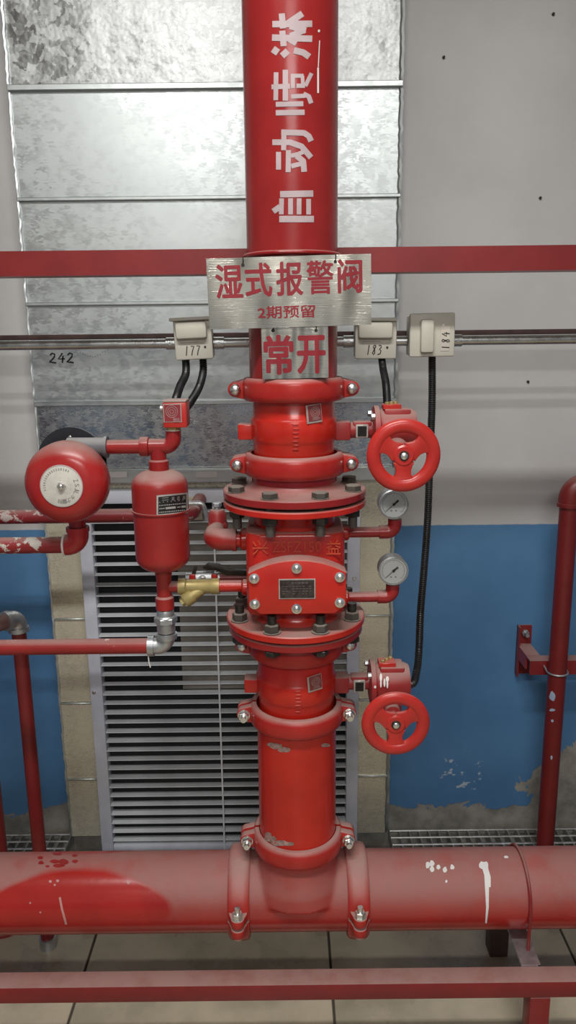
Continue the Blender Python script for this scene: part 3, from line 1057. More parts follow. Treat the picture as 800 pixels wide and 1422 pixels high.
for (u, v) in ((412, 789), (352.5, 803), (472, 801), (353, 838.5), (472, 836.5), (412, 845)):
    q = p(u, v)
    x = min(max(q.x, cl + 0.011), cr - 0.011)
    MB().lathe([(0.0095, 0), (0.0095, 0.003), (0.006, 0.0035), (0.006, 0.006), (0.004, 0.0075), (0, 0.008)], (x, YC, q.z), 'Y', 20, flip=-1).build('cover_bolt', ZINC, cov)
a, c_ = p(387, 804), p(438, 831)
np_ = MB().box(((a.x + c_.x) / 2, YC - 0.0008, (a.z + c_.z) / 2), (c_.x - a.x, 0.0016, a.z - c_.z)).build('name_plate', PLATE_BR, cov)
MB().box(((a.x + c_.x) / 2, YC - 0.002, (a.z + c_.z) / 2), (c_.x - a.x - 0.004, 0.001, a.z - c_.z - 0.004)).build('plate_face', PLATE_DK, np_)
b = MB()
FM = Matrix.Translation((0, YC - 0.0026, 0)) @ FACE
put_text(b, '湿式报警阀', (a.x + 0.022, a.z - 0.009, c_.x - 0.014, a.z - 0.0045), 0.0, 0.0002, FM)
for k in range(4):
    z = a.z - 0.0135 - 0.0048 * k
    for i in range(9):
        x0 = a.x + 0.006 + i * 0.0062
        if random.random() < 0.8:
            flat_strip(b, [(x0, z), (x0 + random.uniform(0.002, 0.0055), z)], 0.0009, 0.0001, FM)
b.build('plate_print', plain('dull_silver_print', (0.22, 0.19, 0.17), 0.4, 0.4), np_, fix=False)
b = MB()
YB = -0.0885
for s, (u0, v0, u1, v1) in (('兴', (351, 770, 372, 750)), ('ZSFZ150', (378, 767, 446, 751)), ('益', (453, 770, 473, 750))):
    q0, q1 = at(u0, v0, YB), at(u1, v1, YB)
    put_text(b, s, (q0.x, q0.z, q1.x, q1.z), -0.003, 0.0022, Matrix.Translation((0, YB + 0.0004, 0)) @ FACE)
b.build('embossed_letters', EMBOSS, av)
for (sx, v, r) in ((-1, 748, 0.022), (-1, 815, 0.017), (1, 740, 0.016), (1, 831, 0.016)):
    z = zat(v, 0)
    MB().lathe([(r, 0.06), (r, 0.104), (r - 0.003, 0.107), (0, 0.107)], (0, 0, z), 'X', 24, flip=sx).build('side_boss', RED_HOT, av)

# ------------------------------------------------------------------ main pipe, tee
tee = thing('pipe_tee', 'red tee fitting in the horizontal main carrying the riser', 'pipe tee', (0, 0, Z_MAIN))
m = MB()
m.lathe([(0, -0.1245), (R0, -0.1245), (R0, 0.1245), (0, 0.1245)], (0, 0, Z_MAIN), 'X', 64)
m.lathe([(0, Z_MAIN + 0.02), (0.105, Z_MAIN + 0.02), (0.1, Z_MAIN + 0.05), (0.0905, Z_MAIN + 0.075), (0.085, Z_MAIN + 0.092), (0.0825, Z_MAIN + 0.105), (0.0825, C5 - 0.003), (0, C5 - 0.003)], seg=64)
tb = m.build('tee_body', RED_MAIN, tee)
md = tb.modifiers.new('r', 'REMESH')
md.mode = 'VOXEL'
md.voxel_size = 0.0035
md.use_smooth_shade = True
md = tb.modifiers.new('s', 'SMOOTH')
md.iterations = 14
md.factor = 0.5
bpy.context.view_layer.update()
me = bpy.data.meshes.new_from_object(tb.evaluated_get(bpy.context.evaluated_depsgraph_get()))
tb.modifiers.clear()
tb.data = me
ml = thing('main_pipe', 'thick red horizontal main pipe running left from the tee, wiped dusty patch', 'pipe', (-0.13, 0, Z_MAIN))
MB().lathe([(0.076, -2.99), (R0, -2.99), (R0, -0.1285), (0.076, -0.1285)], (0, 0, Z_MAIN), 'X', 72, closed=True).build('pipe_wall', RED_MAIN, ml)
b = MB()
CC = (0, 0, Z_MAIN)
stroke_cyl(b, [(83, 1246), (86, 1262), (92, 1284)], 3.0, CC, 'X', R0 + 0.0005, 1)
for (u, v, r) in ((178, 1225, 2.6), (70, 1224, 2), (80, 1223, 2), (76, 1229, 1.5), (42, 1254, 1.4), (56, 1267, 1.4)):
    blob_cyl(b, u, v, r, r, CC, 'X', R0 + 0.0005)
b.build('paint_fleck', plain('pink_paint_fleck', (0.5, 0.25, 0.23), 0.5), ml, fix=False)
b = MB()
for (u, v, ru, rv) in ((56, 1191, 4, 2), (57, 1198, 4, 2.5), (80, 1186, 7, 1.8), (76, 1196, 7, 3), (88, 1197, 7, 4), (82, 1202, 8, 2.5), (104, 1188, 4, 2), (104, 1196, 4, 2.5), (66, 1203, 3, 1.5)):
    blob_cyl(b, u, v, ru, rv, CC, 'X', R0 + 0.0003)
b.build('fresh_red_daub', plain('clean_red_daub', (0.27, 0.014, 0.014), 0.35), ml, fix=False)
mr = thing('main_pipe', 'thick red horizontal main pipe running right from the tee, white paint splashes', 'pipe', (0.13, 0, Z_MAIN))
MB().lathe([(0.076, 0.1285), (R0, 0.1285), (R0, 2.99), (0.076, 2.99)], (0, 0, Z_MAIN), 'X', 72, closed=True).build('pipe_wall', RED_MAIN, mr)
for (u, v, ru, rv) in ((594, 1201, 3, 5), (600, 1199, 3.5, 4.5), (600, 1207, 3, 4), (609, 1204, 3, 3.5), (618, 1208, 3, 4), (628, 1204, 3, 3.5), (620, 1224, 1.5, 2), (703, 1190, 3, 1.8)):
    b = MB()
    blob_cyl(b, u, v, ru, rv, CC, 'X', R0 + 0.0006)
    b.build('white_paint_splash', WHITEP, mr, fix=False)
b = MB()
blob_cyl(b, 672, 1202, 7, 6, CC, 'X', R0 + 0.0006)
stroke_cyl(b, [(672, 1200), (676, 1215), (677, 1260), (675, 1282)], lambda t: 5.5 * (1 - t) + 2.2, CC, 'X', R0 + 0.0006, 2)
stroke_cyl(b, [(676, 1204), (680, 1218), (680, 1232)], 3, CC, 'X', R0 + 0.0006, 1)
b.build('white_paint_run', WHITEP, mr, fix=False)

# ================================================================== SUPPORT STEEL
# upper angle bar with U-bolt round the riser
zt, zb_ = zat(344.5, 0.085, 400), zat(379.5, 0.085, 400)
ub = thing('support_angle_bar', 'long dull red steel angle bar crossing behind the riser near the top', 'steel bar', (0, 0.1, zb_))
m = MB().prism([(0.0835, zb_), (0.0835, zt), (0.0885, zt), (0.0885, zb_ + 0.005), (0.134, zb_ + 0.005), (0.134, zb_)], -2.99, 2.99, 'YZ')
m.build('angle_section', RED_DARK, ub, smooth=False)
zu = zat(349.5, -0.087)
U = thing('u_bolt', 'thin red u-bolt hoop holding the riser to the upper angle bar', 'u-bolt', (0, 0, zu))
pts = [(-0.0868, 0.083, zu)] + arc((0, 0, zu), (-0.0868, 0, 0), (0, -0.0868, 0), 0, pi, 30) + [(0.0868, 0.083, zu)]
MB().tube(pts, 0.0038, 10).build('hoop', RED, U)

# floor stand under the main: front bar, cross bar, legs
ft, fbm, fback = floor_at(410, 1370, 0.215), None, None
Yf = -0.168
zft = zat(1368, Yf)
zfb = zat(1388, Yf)
Zb = Z_MAIN - R0 - 0.002
zft = Zb - 0.006
Yf = (lambda d: CAM.y + d.y * ((zft - CAM.z) / d.z))(ray(410, 1368))
zfb = zat(1390, Yf)
st = thing('pipe_stand', 'red welded steel stand with a long front bar under the main pipe', 'pipe stand', (0, Yf, 0))
MB().box((0, Yf + 0.021, (zft + zfb) / 2), (5.0, 0.042, zft - zfb), 0.003).build('front_bar', RED_DARK, st)
xl = at(750, 1400, Yf).x
MB().box((xl, Yf + 0.021, zfb / 2 - 0.0005), (0.042, 0.042, zfb), 0.003).build('front_leg', RED_DARK, st)
MB().box((-1.2, Yf + 0.021, zfb / 2 - 0.0005), (0.042, 0.042, zfb), 0.003).build('front_leg', RED_DARK, st)
ya = 0.16
for X in (xl - 0.01, -1.2):
    MB().box((X, (Yf + ya) / 2 + 0.02, Zb - 0.003), (0.04, ya - Yf - 0.04, 0.005)).box((X + 0.0175, (Yf + ya) / 2 + 0.02, Zb - 0.02), (0.005, ya - Yf - 0.04, 0.035)).build('cross_bar', GALV_FIT if X > 0 else RED_DARK, st, smooth=False)
xr_ = at(690, 1310, ya).x
MB().box((xr_, ya, (Zb - 0.007) / 2), (0.045, 0.045, Zb - 0.007), 0.003).build('rear_leg', DARKST, st)
MB().box(((xr_ + xl) / 2, ya, Zb - 0.004), (abs(xl - xr_) + 0.05, 0.04, 0.004)).build('rear_strap', DARKST, st)
xu = at(738, 1230, -0.08).x
U2 = thing('u_bolt', 'thin dark red u-bolt hoop over the main pipe at the right', 'u-bolt', (xu, 0, Z_MAIN))
pts = [(xu, -0.0862, Z_MAIN - 0.125)] + arc((xu, 0, Z_MAIN), (0, -0.0862, 0), (0, 0, 0.0862), 0, pi, 30) + [(xu, 0.0862, Z_MAIN - 0.06)]
MB().tube(pts, 0.0036, 10).build('hoop', RED_DARK, U2)
MB().hexnut((xu, -0.0862, Z_MAIN - 0.113), 0.008, 0.008).build('nut', RED_DARK, U2)

# ================================================================== SIGNS
def sign(name, label, uv, Y, thick, texts, holes, bow, roll):
    (u0, v0, u1, v1) = uv
    a, c = at(u0, v0, Y), at(u1, v1, Y)
    cx, cz, W_, H_ = (a.x + c.x) / 2, (a.z + c.z) / 2, c.x - a.x, a.z - c.z
    g = thing(name, label, 'sign', (cx, Y, c.z))
    m = MB()
    nx, nz = 36, 10
    R = Matrix.Rotation(roll, 4, 'Y')

    def wav(x, z):
        k = x / W_
        return bow * (sin(k * 17 + 2.2 * z / H_) * 0.5 + sin(k * 31 - 3.1 * z / H_ + 1) * 0.28 + (2 * k) ** 2 * 0.4)
    def P3(x, z, off):
        q = R @ Vector((x, 0, z))
        return Vector((cx + q.x, Y + off + wav(x, z), cz + q.z))
    rows = {}
    for side, off in ((0, -thick / 2), (1, thick / 2)):
        for i in range(nx + 1):
            for j in range(nz + 1):
                rows[side, i, j] = m.bm.verts.new(P3(W_ * (i / nx - 0.5), H_ * (j / nz - 0.5), off))
    for s in (0, 1):
        for i in range(nx):
            for j in range(nz):
                m.bm.faces.new((rows[s, i, j], rows[s, i + 1, j], rows[s, i + 1, j + 1], rows[s, i, j + 1]))
    for i in range(nx):
        for j in (0, nz):
            m.bm.faces.new((rows[0, i, j], rows[0, i + 1, j], rows[1, i + 1, j], rows[1, i, j]))
    for j in range(nz):
        for i in (0, nx):
            m.bm.faces.new((rows[0, i, j], rows[0, i, j + 1], rows[1, i, j + 1], rows[1, i, j]))
    m.build('plate', STEEL, g)
    t = MB()
    Ri = R.inverted()
    for s, (x0, y0, x1, y1), off in texts:
        q0, q1 = at(x0, y1, Y) - Vector((cx, Y, cz)), at(x1, y0, Y) - Vector((cx, Y, cz))
        put_text(t, s, (q0.x, q0.z, q1.x, q1.z), off, 0.0006)
    for k in range(1, 2 * nx):
        bmesh.ops.bisect_plane(t.bm, geom=t.bm.verts[:] + t.bm.edges[:] + t.bm.faces[:], plane_co=(W_ * (k / (2 * nx) - 0.5), 0, 0), plane_no=(1, 0, 0))
    for v in t.bm.verts:
        x, z, e = v.co.x, v.co.y, v.co.z
        v.co = P3(x, z, -thick / 2 - e)
    t.build('lettering', RED_INK, g)
    for (u, v) in holes:
        q = at(u, v, Y - 0.004)
        hk = MB().lathe([(0, 0.0012), (0.0028, 0.0012), (0.0028, 0)], (q.x, Y - thick / 2 - 0.0008, q.z), 'Y', 12, flip=-1)
        hk.tube([(q.x, Y - thick / 2 - 0.0016, q.z), (q.x + 0.0008, Y - thick / 2 - 0.0025, q.z + 0.008), (q.x, Y + 0.002, q.z + 0.014)], 0.0009, 6)
        hk.build('hanging_wire', INK, g)
    return g


YS = -0.094
sign('hanging_sign', 'wide stainless steel sign with large red Chinese characters hung on the riser', (287, 357, 515, 453), YS, 0.0012,
     [('湿', (301, 366, 336, 412), 0.022), ('式', (342, 365, 377, 411), 0.022), ('报', (385, 364, 420, 410), 0.022), ('警', (427, 363, 463, 409), 0.016), ('阀', (470, 362, 503, 408), 0.022),
      ('2期预留', (358, 424, 437, 442), 0.022)], [(337, 368), (466, 363)], 0.0022, radians(-1.1))
sign('hanging_sign', 'small stainless steel sign with two red Chinese characters below the wide sign', (363, 452, 456, 525), YS + 0.008, 0.0012,
     [('常', (368, 466, 406, 519), 0.028), ('开', (414, 467, 451, 518), 0.03)], [(379, 459), (439, 459)], 0.0014, radians(-0.6))

# ================================================================== ELECTRICS
YCN = 0.22
zl, zr = at(60, 480.5, YCN).z, at(720, 470.5, YCN).z
zcn = (zl + zr) / 2
dz = (zr - zl)
rail = MB().box((0, 0.262, zat(467.5, 0.262, 150)), (5.98, 0.016, 0.011), 0.001, seg=1).build('dark_rail', DARKST)
tag(rail, 'thin dark rusty steel rail just above and behind the conduit', 'rail')
bx = {}
for i, (u0, v0, u1, v1) in enumerate(((241, 441, 296, 499), (493, 442, 550, 498), (569, 435, 630, 495))):
    a, c = at(u0, v0, YCN - 0.03), at(u1, v1, YCN - 0.03)
    bx[i] = ((a.x + c.x) / 2, (a.z + c.z) / 2, c.x - a.x, a.z - c.z)
xs = [-2.99] + [e for i in range(3) for e in (bx[i][0] - bx[i][2] / 2, bx[i][0] + bx[i][2] / 2)] + [2.99]
for k, lab in enumerate(('long zinc conduit running left from the first junction box', 'zinc conduit passing behind the riser between two junction boxes',
                         'short zinc conduit stub between the two right junction boxes', 'long zinc conduit running right along the wall from the last box')):
    x0, x1 = xs[2 * k], xs[2 * k + 1]
    c = thing('conduit', lab, 'conduit', ((x0 + x1) / 2, YCN, zcn), 'zinc conduits')
    MB().cyl((x0, YCN, zcn), (x1, YCN, zcn), 0.0102, seg=20).build('conduit_tube', CONDUIT, c)
    for e, s in ((x0, 1), (x1, -1)):
        if abs(e) < 2.5 and x1 - x0 > 0.03:
            MB().cyl((e, YCN, zcn), (e + s * 0.022, YCN, zcn), 0.013, seg=20).lathe([(0, 0), (0.003, 0), (0.003, 0.003), (0, 0.003)], (e + s * 0.012, YCN - 0.0125, zcn), 'Y', 8, flip=-1).build('connector', CONDUIT, c)


def junction(i, label, num, tilt, yaw, vert=False):
    X, Z, W_, H_ = bx[i]
    g = thing('junction_box', label, 'junction box', (X, YCN, Z), 'ivory junction boxes')
    def B(c, s, bev):
        return MB().box((X + c[0], YCN + c[1], Z + c[2]), s, bev)
    B((0, 0.0, 0), (W_ - 0.004, 0.05, H_ - 0.006), 0.004).build('base', IVORY, g)
    lid = B((0, -0.031, 0), (W_, 0.012, H_), 0.004)
    lid.build('lid', IVORY, g)
    if vert:
        B((-0.012, -0.043, -0.002), (0.028, 0.014, H_ * 0.76), 0.005).build('hinged_flap', IVORY, g)
        B((0.027, -0.0376, -0.008), (0.018, 0.0008, 0.05), 0).build('paper_label', plain('pale_label', (0.6, 0.55, 0.48), 0.5), g)
        MB().lathe([(0, 0.002), (0.003, 0.0015), (0.0035, 0)], (X + 0.022, YCN - 0.0372, Z + 0.02), 'Y', 12, flip=-1).build('status_light', WHITEP, g)
    else:
        B((-0.002, -0.044, 0.017), (W_ * 0.82, 0.016, H_ * 0.4), 0.006).build('hinged_flap', IVORY, g)
        B((-0.004, -0.036, H_ / 2 - 0.003), (W_ * 1.06, 0.02, 0.007), 0.002).build('drip_lip', IVORY, g)
        MB().lathe([(0, 0.002), (0.0022, 0.0015), (0.0025, 0)], (X + 0.024, YCN - 0.0372, Z - 0.018), 'Y', 12, flip=-1).build('status_light', PLATE_DK, g)
    t = MB()
    if vert:
        FMv = Matrix.Translation((X + 0.036, YCN - 0.0381, Z - 0.031)) @ FACE @ Matrix.Rotation(pi / 2, 4, 'Z')
        scrawl(t, num, 0, 0, 0.01, 0.016, 0.0035, 0.002, FMv, 0.05)
    else:
        FMv = Matrix.Translation((X - 0.021, YCN - 0.0373, Z - H_ / 2 + 0.009)) @ FACE
        scrawl(t, num, 0, 0, 0.0095, 0.02, 0.0025, 0.002, FMv, 0.12)
        for k in range(9):
            flat_strip(t, [(-0.006 + 0.0042 * k, 0.0265), (-0.0035 + 0.0042 * k, 0.0268)], 0.0008, 0.0003, FMv)
    t.build('handwritten_number', INK, g, fix=False)
    # the whole box hangs a little askew
    g.rotation_euler = (0, tilt, yaw)
    return g


junction(0, 'ivory junction box marked 177 left of the riser', '177', radians(-2.2), 0.0)
junction(1, 'ivory junction box marked 183 right of the riser, partly behind the sign', '183', radians(0.4), 0.0)
junction(2, 'ivory junction box marked 184 sideways, furthest right on the wall', '184', radians(-0.6), 0.0, True)


def hose(label, pts, r=0.0086):
    path = smoothpath(pts, 0.0022)
    rs = [r if k % 2 else r * 0.84 for k in range(len(path))]
    o = MB().tube(path, rs, 12).build('flexible_conduit', HOSE)
    for f in o.data.polygons:
        f.use_smooth = True
    return tag(o, label, 'hose', 'black corrugated flexible conduits')


zb0 = bx[0][1] - bx[0][3] / 2 + 0.002
hose('short black corrugated hose, the left one of two under box 177', [(at(258, 500, YCN).x, YCN, zb0), (at(257, 515, 0.18).x, 0.19, zat(517, 0.19)), (at(250, 535, 0.12).x, 0.12, zat(535, 0.12)), (at(243, 556, 0.05).x, 0.05, zat(556, 0.05)), (at(238, 570, 0.025).x, 0.026, zat(572, 0.026))])
hose('black corrugated hose, the right one of two under box 177', [(at(282, 499, YCN).x, YCN, zb0), (at(282, 515, 0.21).x, 0.21, zat(515, 0.21)), (at(276, 537, 0.16).x, 0.16, zat(537, 0.16)), (at(262, 560, 0.09).x, 0.09, zat(560, 0.09)), (at(247, 578, 0.04).x, 0.04, zat(578, 0.04)), (at(243, 584, 0.026).x, 0.026, zat(584, 0.026))])
zb1 = bx[1][1] - bx[1][3] / 2 + 0.002
hose('straight black corrugated hose dropping from box 183 to the upper gearbox', [(at(530, 499, YCN).x, YCN, zb1), (at(533, 512, 0.16).x, 0.17, zat(514, 0.17)), (at(536, 535, 0.08).x, 0.08, zat(535, 0.08)), (at(538, 553, 0.025).x, 0.025, ZS1 + 0.044)], 0.008)
zb2 = bx[2][1] - bx[2][3] / 2 + 0.002
hose('long black corrugated hose running down from box 184 past both handwheels', [(at(600, 497, YCN).x, YCN, zb2)] + [tuple(at(u, v, Y)) for u, v, Y in ((600, 560, 0.21), (597, 640, 0.19), (594, 720, 0.17), (589, 790, 0.15), (584, 850, 0.13), (582, 900, 0.12), (579, 930, 0.1), (571, 950, 0.075))] + [(0.2, 0.06, ZS2 - 0.01)], 0.0088)

# ================================================================== GAUGES (right of the valve)
def gauge(uv_c, v_pipe, u_el, lab_g, lab_p):
    zp = zat(v_pipe, 0)
    xe = at(u_el, v_pipe, 0).x
    r = 0.0105
    pp = thing('gauge_pipe', lab_p, 'pipe', (0.108, 0, zp), 'gauge pipes')
    MB().cyl((0.1075, 0, zp), (xe - 0.022, 0, zp), r).build('nipple', RED, pp)
    e = MB().tube([(xe - 0.03, 0, zp), (xe - 0.016, 0, zp)] + arc((xe - 0.016, 0, zp + 0.016), (0, 0, -0.016), (0.016, 0, 0), 0, pi / 2, 8)[1:] + [(xe, 0, zp + 0.026)], 0.0135, 20)
    e.build('elbow', RED, pp)
    gc = at(*uv_c, -0.02)
    G = thing('pressure_gauge', lab_g, 'gauge', (xe, 0, zp + 0.026), 'pressure gauges')
    cx, cz = gc.x, gc.z
    MB().cyl((xe, 0, zp + 0.026), (xe + (cx - xe) * 0.5, -0.002, cz - 0.024), 0.006, seg=14).hexnut((xe, 0, zp + 0.03), 0.0085, 0.008).build('stem', ZINC, G)
    MB().lathe([(0, 0.016), (0.026, 0.016), (0.0285, 0.012), (0.0285, -0.012), (0.0295, -0.014), (0.0295, -0.021), (0.027, -0.0225), (0.0262, -0.019), (0, -0.019)], (cx, 0, cz), 'Y', 48).build('case', plain('gauge_case_grey', (0.42, 0.44, 0.45), 0.35, 0.5), G)
    MB().lathe([(0, 0.0), (0.026, 0.0)], (cx, -0.0194, cz), 'Y', 40).build('dial', DIAL, G)
    t = MB()
    FG = Matrix.Translation((cx, -0.0196, cz)) @ FACE
    for k in range(31):
        a = radians(225 - 270 * k / 30)
        r0 = 0.0205 if k % 5 else 0.0185
        flat_strip(t, [(r0 * cos(a), r0 * sin(a)), (0.0225 * cos(a), 0.0225 * sin(a))], 0.0005, 0.0001, FG)
    for k in range(20):
        a0, a1 = radians(225 - 13.5 * k), radians(225 - 13.5 * (k + 1))
        flat_strip(t, [(0.0225 * cos(a0), 0.0225 * sin(a0)), (0.0225 * cos(a1), 0.0225 * sin(a1))], 0.0005, 0.0001, FG)
    for sx in (-0.0045, 0.0045):
        flat_strip(t, [(sx - 0.0015, -0.0125), (sx + 0.0015, -0.0125)], 0.0025, 0.0001, FG)
    t.build('scale_print', GREYINK, G, fix=False)
    MB().lathe([(0, -0.0215), (0.0265, -0.0215), (0.0265, -0.0208), (0, -0.0208)], (cx, 0, cz), 'Y', 40).build('glass_lens', GLASS, G)
    nd = MB()
    a = radians(222)
    flat_strip(nd, [(0.02 * cos(a), 0.02 * sin(a)), (0, 0)], 0.0016, 0.0012, FG)
    flat_strip(nd, [(0, 0), (-0.012 * cos(a), -0.012 * sin(a))], 0.0042, 0.0012, FG)
    nd.lathe([(0, 0.0025), (0.0026, 0.0025), (0.0026, 0.0)], (cx, -0.0196, cz), 'Y', 14, flip=-1)
    nd.build('needle', INK, G, fix=False)


gauge((547, 700.5), 740, 548, 'round white pressure gauge just below the upper handwheel', 'short red elbow pipe carrying the upper pressure gauge')
gauge((546.5, 793), 830, 545, 'round white pressure gauge level with the valve cover plate', 'short red elbow pipe carrying the lower pressure gauge')

# ================================================================== LEFT TRIM
# upper-left outlet: elbow turning back to a small cock
z = zat(748, 0)
xe = at(299, 748, 0).x
eo = thing('outlet_elbow', 'dusty red elbow pipe leaving the upper left of the alarm valve', 'pipe', (-0.107, 0, z))
MB().cyl((-0.1075, 0, z), (xe + 0.03, 0, z), 0.0165).build('nipple', RED_HOT, eo)
e = MB().tube([(xe + 0.04, 0, z), (xe + 0.018, 0, z)] + arc((xe + 0.018, 0.022, z), (0, -0.022, 0), (-0.022, 0, 0), 0, pi / 2, 8)[1:] + [(xe - 0.004, 0.045, z)], 0.0215, 22)
e.lathe([(0.0216, 0.034), (0.0235, 0.034), (0.0235, 0.042), (0.0216, 0.042)], (xe, 0, z), 'X', 24, closed=True)
e.build('elbow', RED_TANK, eo)
ck = thing('drain_cock', 'dusty pinkish cock with a stud behind the outlet elbow', 'valve', (xe - 0.004, 0.045, z))
MB().lathe([(0.016, 0.045), (0.016, 0.085), (0.021, 0.09), (0.021, 0.118), (0.0, 0.12)], (xe - 0.004, 0, z), 'Y', 20).lathe([(0.019, 0), (0.019, 0.03), (0.014, 0.038), (0, 0.04)], (xe - 0.004, 0.1, z), 'Z', 20).build('cock_body', RED_GEAR, ck)
MB().cyl((xe - 0.004, 0.1, z + 0.03), (xe - 0.004, 0.1, z + 0.046), 0.007).hexnut((xe - 0.004, 0.1, z + 0.049), 0.01, 0.008).build('stud', GALV_FIT, ck)

# delay tank
xt = at(224, 720, 0).x
zt1, zt0 = zat(652, 0.0, 224), zat(791, 0.0, 228)
zseam = zat(716, -0.053, 224)
TR = 0.0545
tk = thing('delay_tank', 'red domed delay tank with a black name plate left of the valve', 'tank', (xt, 0, zt0))
prof = [(0.012, zt1)]
for k in range(1, 10):
    t = radians(90 - 10 * k)
    prof.append((0.012 + (TR - 0.012) * cos(t), zt1 - 0.032 + 0.032 * sin(t)))
prof += [(TR, zseam + 0.002)]
prof2 = [(TR - 0.001, zseam + 0.001)]
for k in range(0, 10):
    t = radians(10 * k)
    prof2.append((0.016 + (TR - 0.017) * cos(t), zt0 + 0.03 - 0.03 * sin(t)))
MB().lathe(prof + [(0.0, zseam + 0.002)], (xt, 0, 0), 'Z', 56).build('upper_shell', RED_TANK, tk)
MB().lathe([(0, zseam + 0.001)] + prof2 + [(0, zt0)], (xt, 0, 0), 'Z', 56).build('lower_shell', RED_TANK, tk)
MB().lathe([(TR - 0.002, zseam - 0.002), (TR + 0.0018, zseam - 0.0015), (TR + 0.0018, zseam + 0.0015), (TR - 0.002, zseam + 0.002)], (xt, 0, 0), 'Z', 56, closed=True).build('weld_seam', RED_TANK, tk)


def tank_plate(r, uv, pad, name, mat, parent):
    m = MB()
    u0, v0, u1, v1 = uv
    rows = []
    for j in (0, 1):
        row = []
        for i in range(13):
            u = u0 + pad + (u1 - u0 - 2 * pad) * i / 12
            v = (v0 + pad, v1 - pad)[j] - 4.0 * (i / 12)
            row.append(m.bm.verts.new(on_cyl(u, v, (xt, 0, 0), 'Z', r)))
        rows.append(row)
    for i in range(12):
        m.bm.faces.new((rows[0][i], rows[0][i + 1], rows[1][i + 1], rows[1][i]))
    return m.build(name, mat, parent, fix=False)


tp = tank_plate(TR + 0.0006, (217.5, 688, 261, 716.5), 0, 'name_plate', PLATE_BR, tk)
tank_plate(TR + 0.0009, (217.5, 688, 261, 716.5), 2.3, 'plate_face', PLATE_BK, tp)
b = MB()
def tstroke(u0, u1, v, wd):
    stroke_cyl(b, [(u0, v - 4 * (u0 - 217.5) / 43.5), (u1, v - 4 * (u1 - 217.5) / 43.5)], wd, (xt, 0, 0), 'Z', TR + 0.0013, 1)
for j, (v, wd) in enumerate(((698, 1.0), (702.5, 1.3), (712, 1.5))):
    u = 221.0
    while u < 257:
        l = random.uniform(1, 2.4) if j else random.uniform(1, 1.6)
        tstroke(u, u + l, v, wd)
        u += l + (0.9 if j else 4.0)
tstroke(221, 229, 707, 1.2)
tstroke(230, 244, 707, 3.0)
tstroke(246, 251, 707, 1.2)
tstroke(252, 258, 707, 3.0)
tstroke(225, 234, 692.5, 0.6)
tstroke(225, 234, 695.5, 0.6)
b.build('plate_print', plain('plate_silver_print', (0.4, 0.38, 0.36), 0.4, 0.2), tp, fix=False)
t = MB()
for s, (u0, u1) in (('延', (238.5, 242.5)), ('迟', (246, 250)), ('器', (253.5, 257.5))):
    me = glyphs(s, 0.0, 0)
    X_ = [v.co.x for v in me.vertices]
    Y_ = [v.co.y for v in me.vertices]
    x0, x1, y0, y1 = min(X_), max(X_), min(Y_), max(Y_)
    for v in me.vertices:
        uu = u0 + (v.co.x - x0) / (x1 - x0) * (u1 - u0)
        vv = 697 - (v.co.y - y0) / (y1 - y0) * 5.0 - 4 * (uu - 217.5) / 43.5
        v.co = on_cyl(uu, vv, (xt, 0, 0), 'Z', TR + 0.0014)
    t.mesh(me)
    bpy.data.meshes.remove(me)
t.build('plate_heading', PLATE_BR, tp, fix=False)

# tee above the tank, pipe to the bell motor, elbow up to the pressure switch
zp = zat(620, 0, 220)
xtee = at(219.5, 622, 0).x
zn = zt1
tt = thing('tank_tee', 'red tee and elbow fitting on top of the delay tank', 'pipe tee', (xt, 0, zn))
m = MB().lathe([(0.0, zn - 0.001), (0.019, zn - 0.001), (0.0195, zn + 0.001), (0.0195, zn + 0.017), (0.016, zn + 0.02), (0.0, zn + 0.02)], (xtee, 0, 0), 'Z', 24)
m.cyl((xtee, 0, zn + 0.018), (xtee, 0, zp), 0.0155)
m.build('neck', RED, tt)
xel = at(240.5, 600, 0).x
zsw = zat(598, 0, 240)
rT = 0.0145
m = MB().tube([(xtee - 0.02, 0, zp), (xel - 0.018, 0, zp)] + arc((xel - 0.018, 0, zp + 0.018), (0, 0, -0.018), (0.018, 0, 0), 0, pi / 2, 8)[1:] + [(xel, 0, zsw)], 0.0152, 20)
m.lathe([(0.0153, -0.034), (0.0185, -0.034), (0.019, -0.03), (0.019, -0.018), (0.0153, -0.016)], (xtee, 0, zp), 'X', 22, closed=True)
m.build('elbow', RED, tt)
xm1 = at(150, 623, 0.0).x
bp = thing('bell_feed_pipe', 'red pipe from the tank tee to the grey bell motor', 'pipe', (xm1, 0, zp))
MB().cyl((xm1, 0, zp), (xtee - 0.033, 0, zp), 0.0138).build('pipe_wall', RED, bp)

sw = thing('pressure_switch', 'small red box-shaped pressure switch on the elbow above the tank', 'pressure switch', (xel, 0, zsw))
MB().hexnut((xel, 0, zsw + 0.004), 0.0145, 0.008).build('brass_nut', BRASS, sw)
MB().lathe([(0.0, 0), (0.014, 0), (0.014, 0.003), (0, 0.003)], (xel, 0, zsw - 0.001), 'Z', 20).build('tape_collar', WHITEP, sw)
a, c_ = at(225, 558, -0.024), at(260, 593, -0.024)
bw_, bh = c_.x - a.x, a.z - c_.z
bxx, bzz = (a.x + c_.x) / 2, zsw + 0.008 + bh / 2
MB().box((bxx, 0, bzz), (bw_, 0.048, bh), 0.003).build('switch_body', RED_WHEEL, sw)
MB().box((bxx, 0, bzz + bh / 2 + 0.002), (bw_ * 0.98, 0.047, 0.004), 0.0015).build('top_lid', plain('dusty_lid', (0.4, 0.3, 0.27), 0.6), sw)
lb = MB().box((bxx - 0.004, -0.0244, bzz + 0.004), (bw_ * 0.74, 0.001, bh * 0.72)).build('maker_plate', PLATE_BR, sw)
MB().box((bxx - 0.004, -0.0252, bzz + 0.004), (bw_ * 0.68, 0.001, bh * 0.66)).build('plate_face', paint('plate_red2', (0.26, 0.03, 0.035), 0.35, 0), lb)
em = MB()
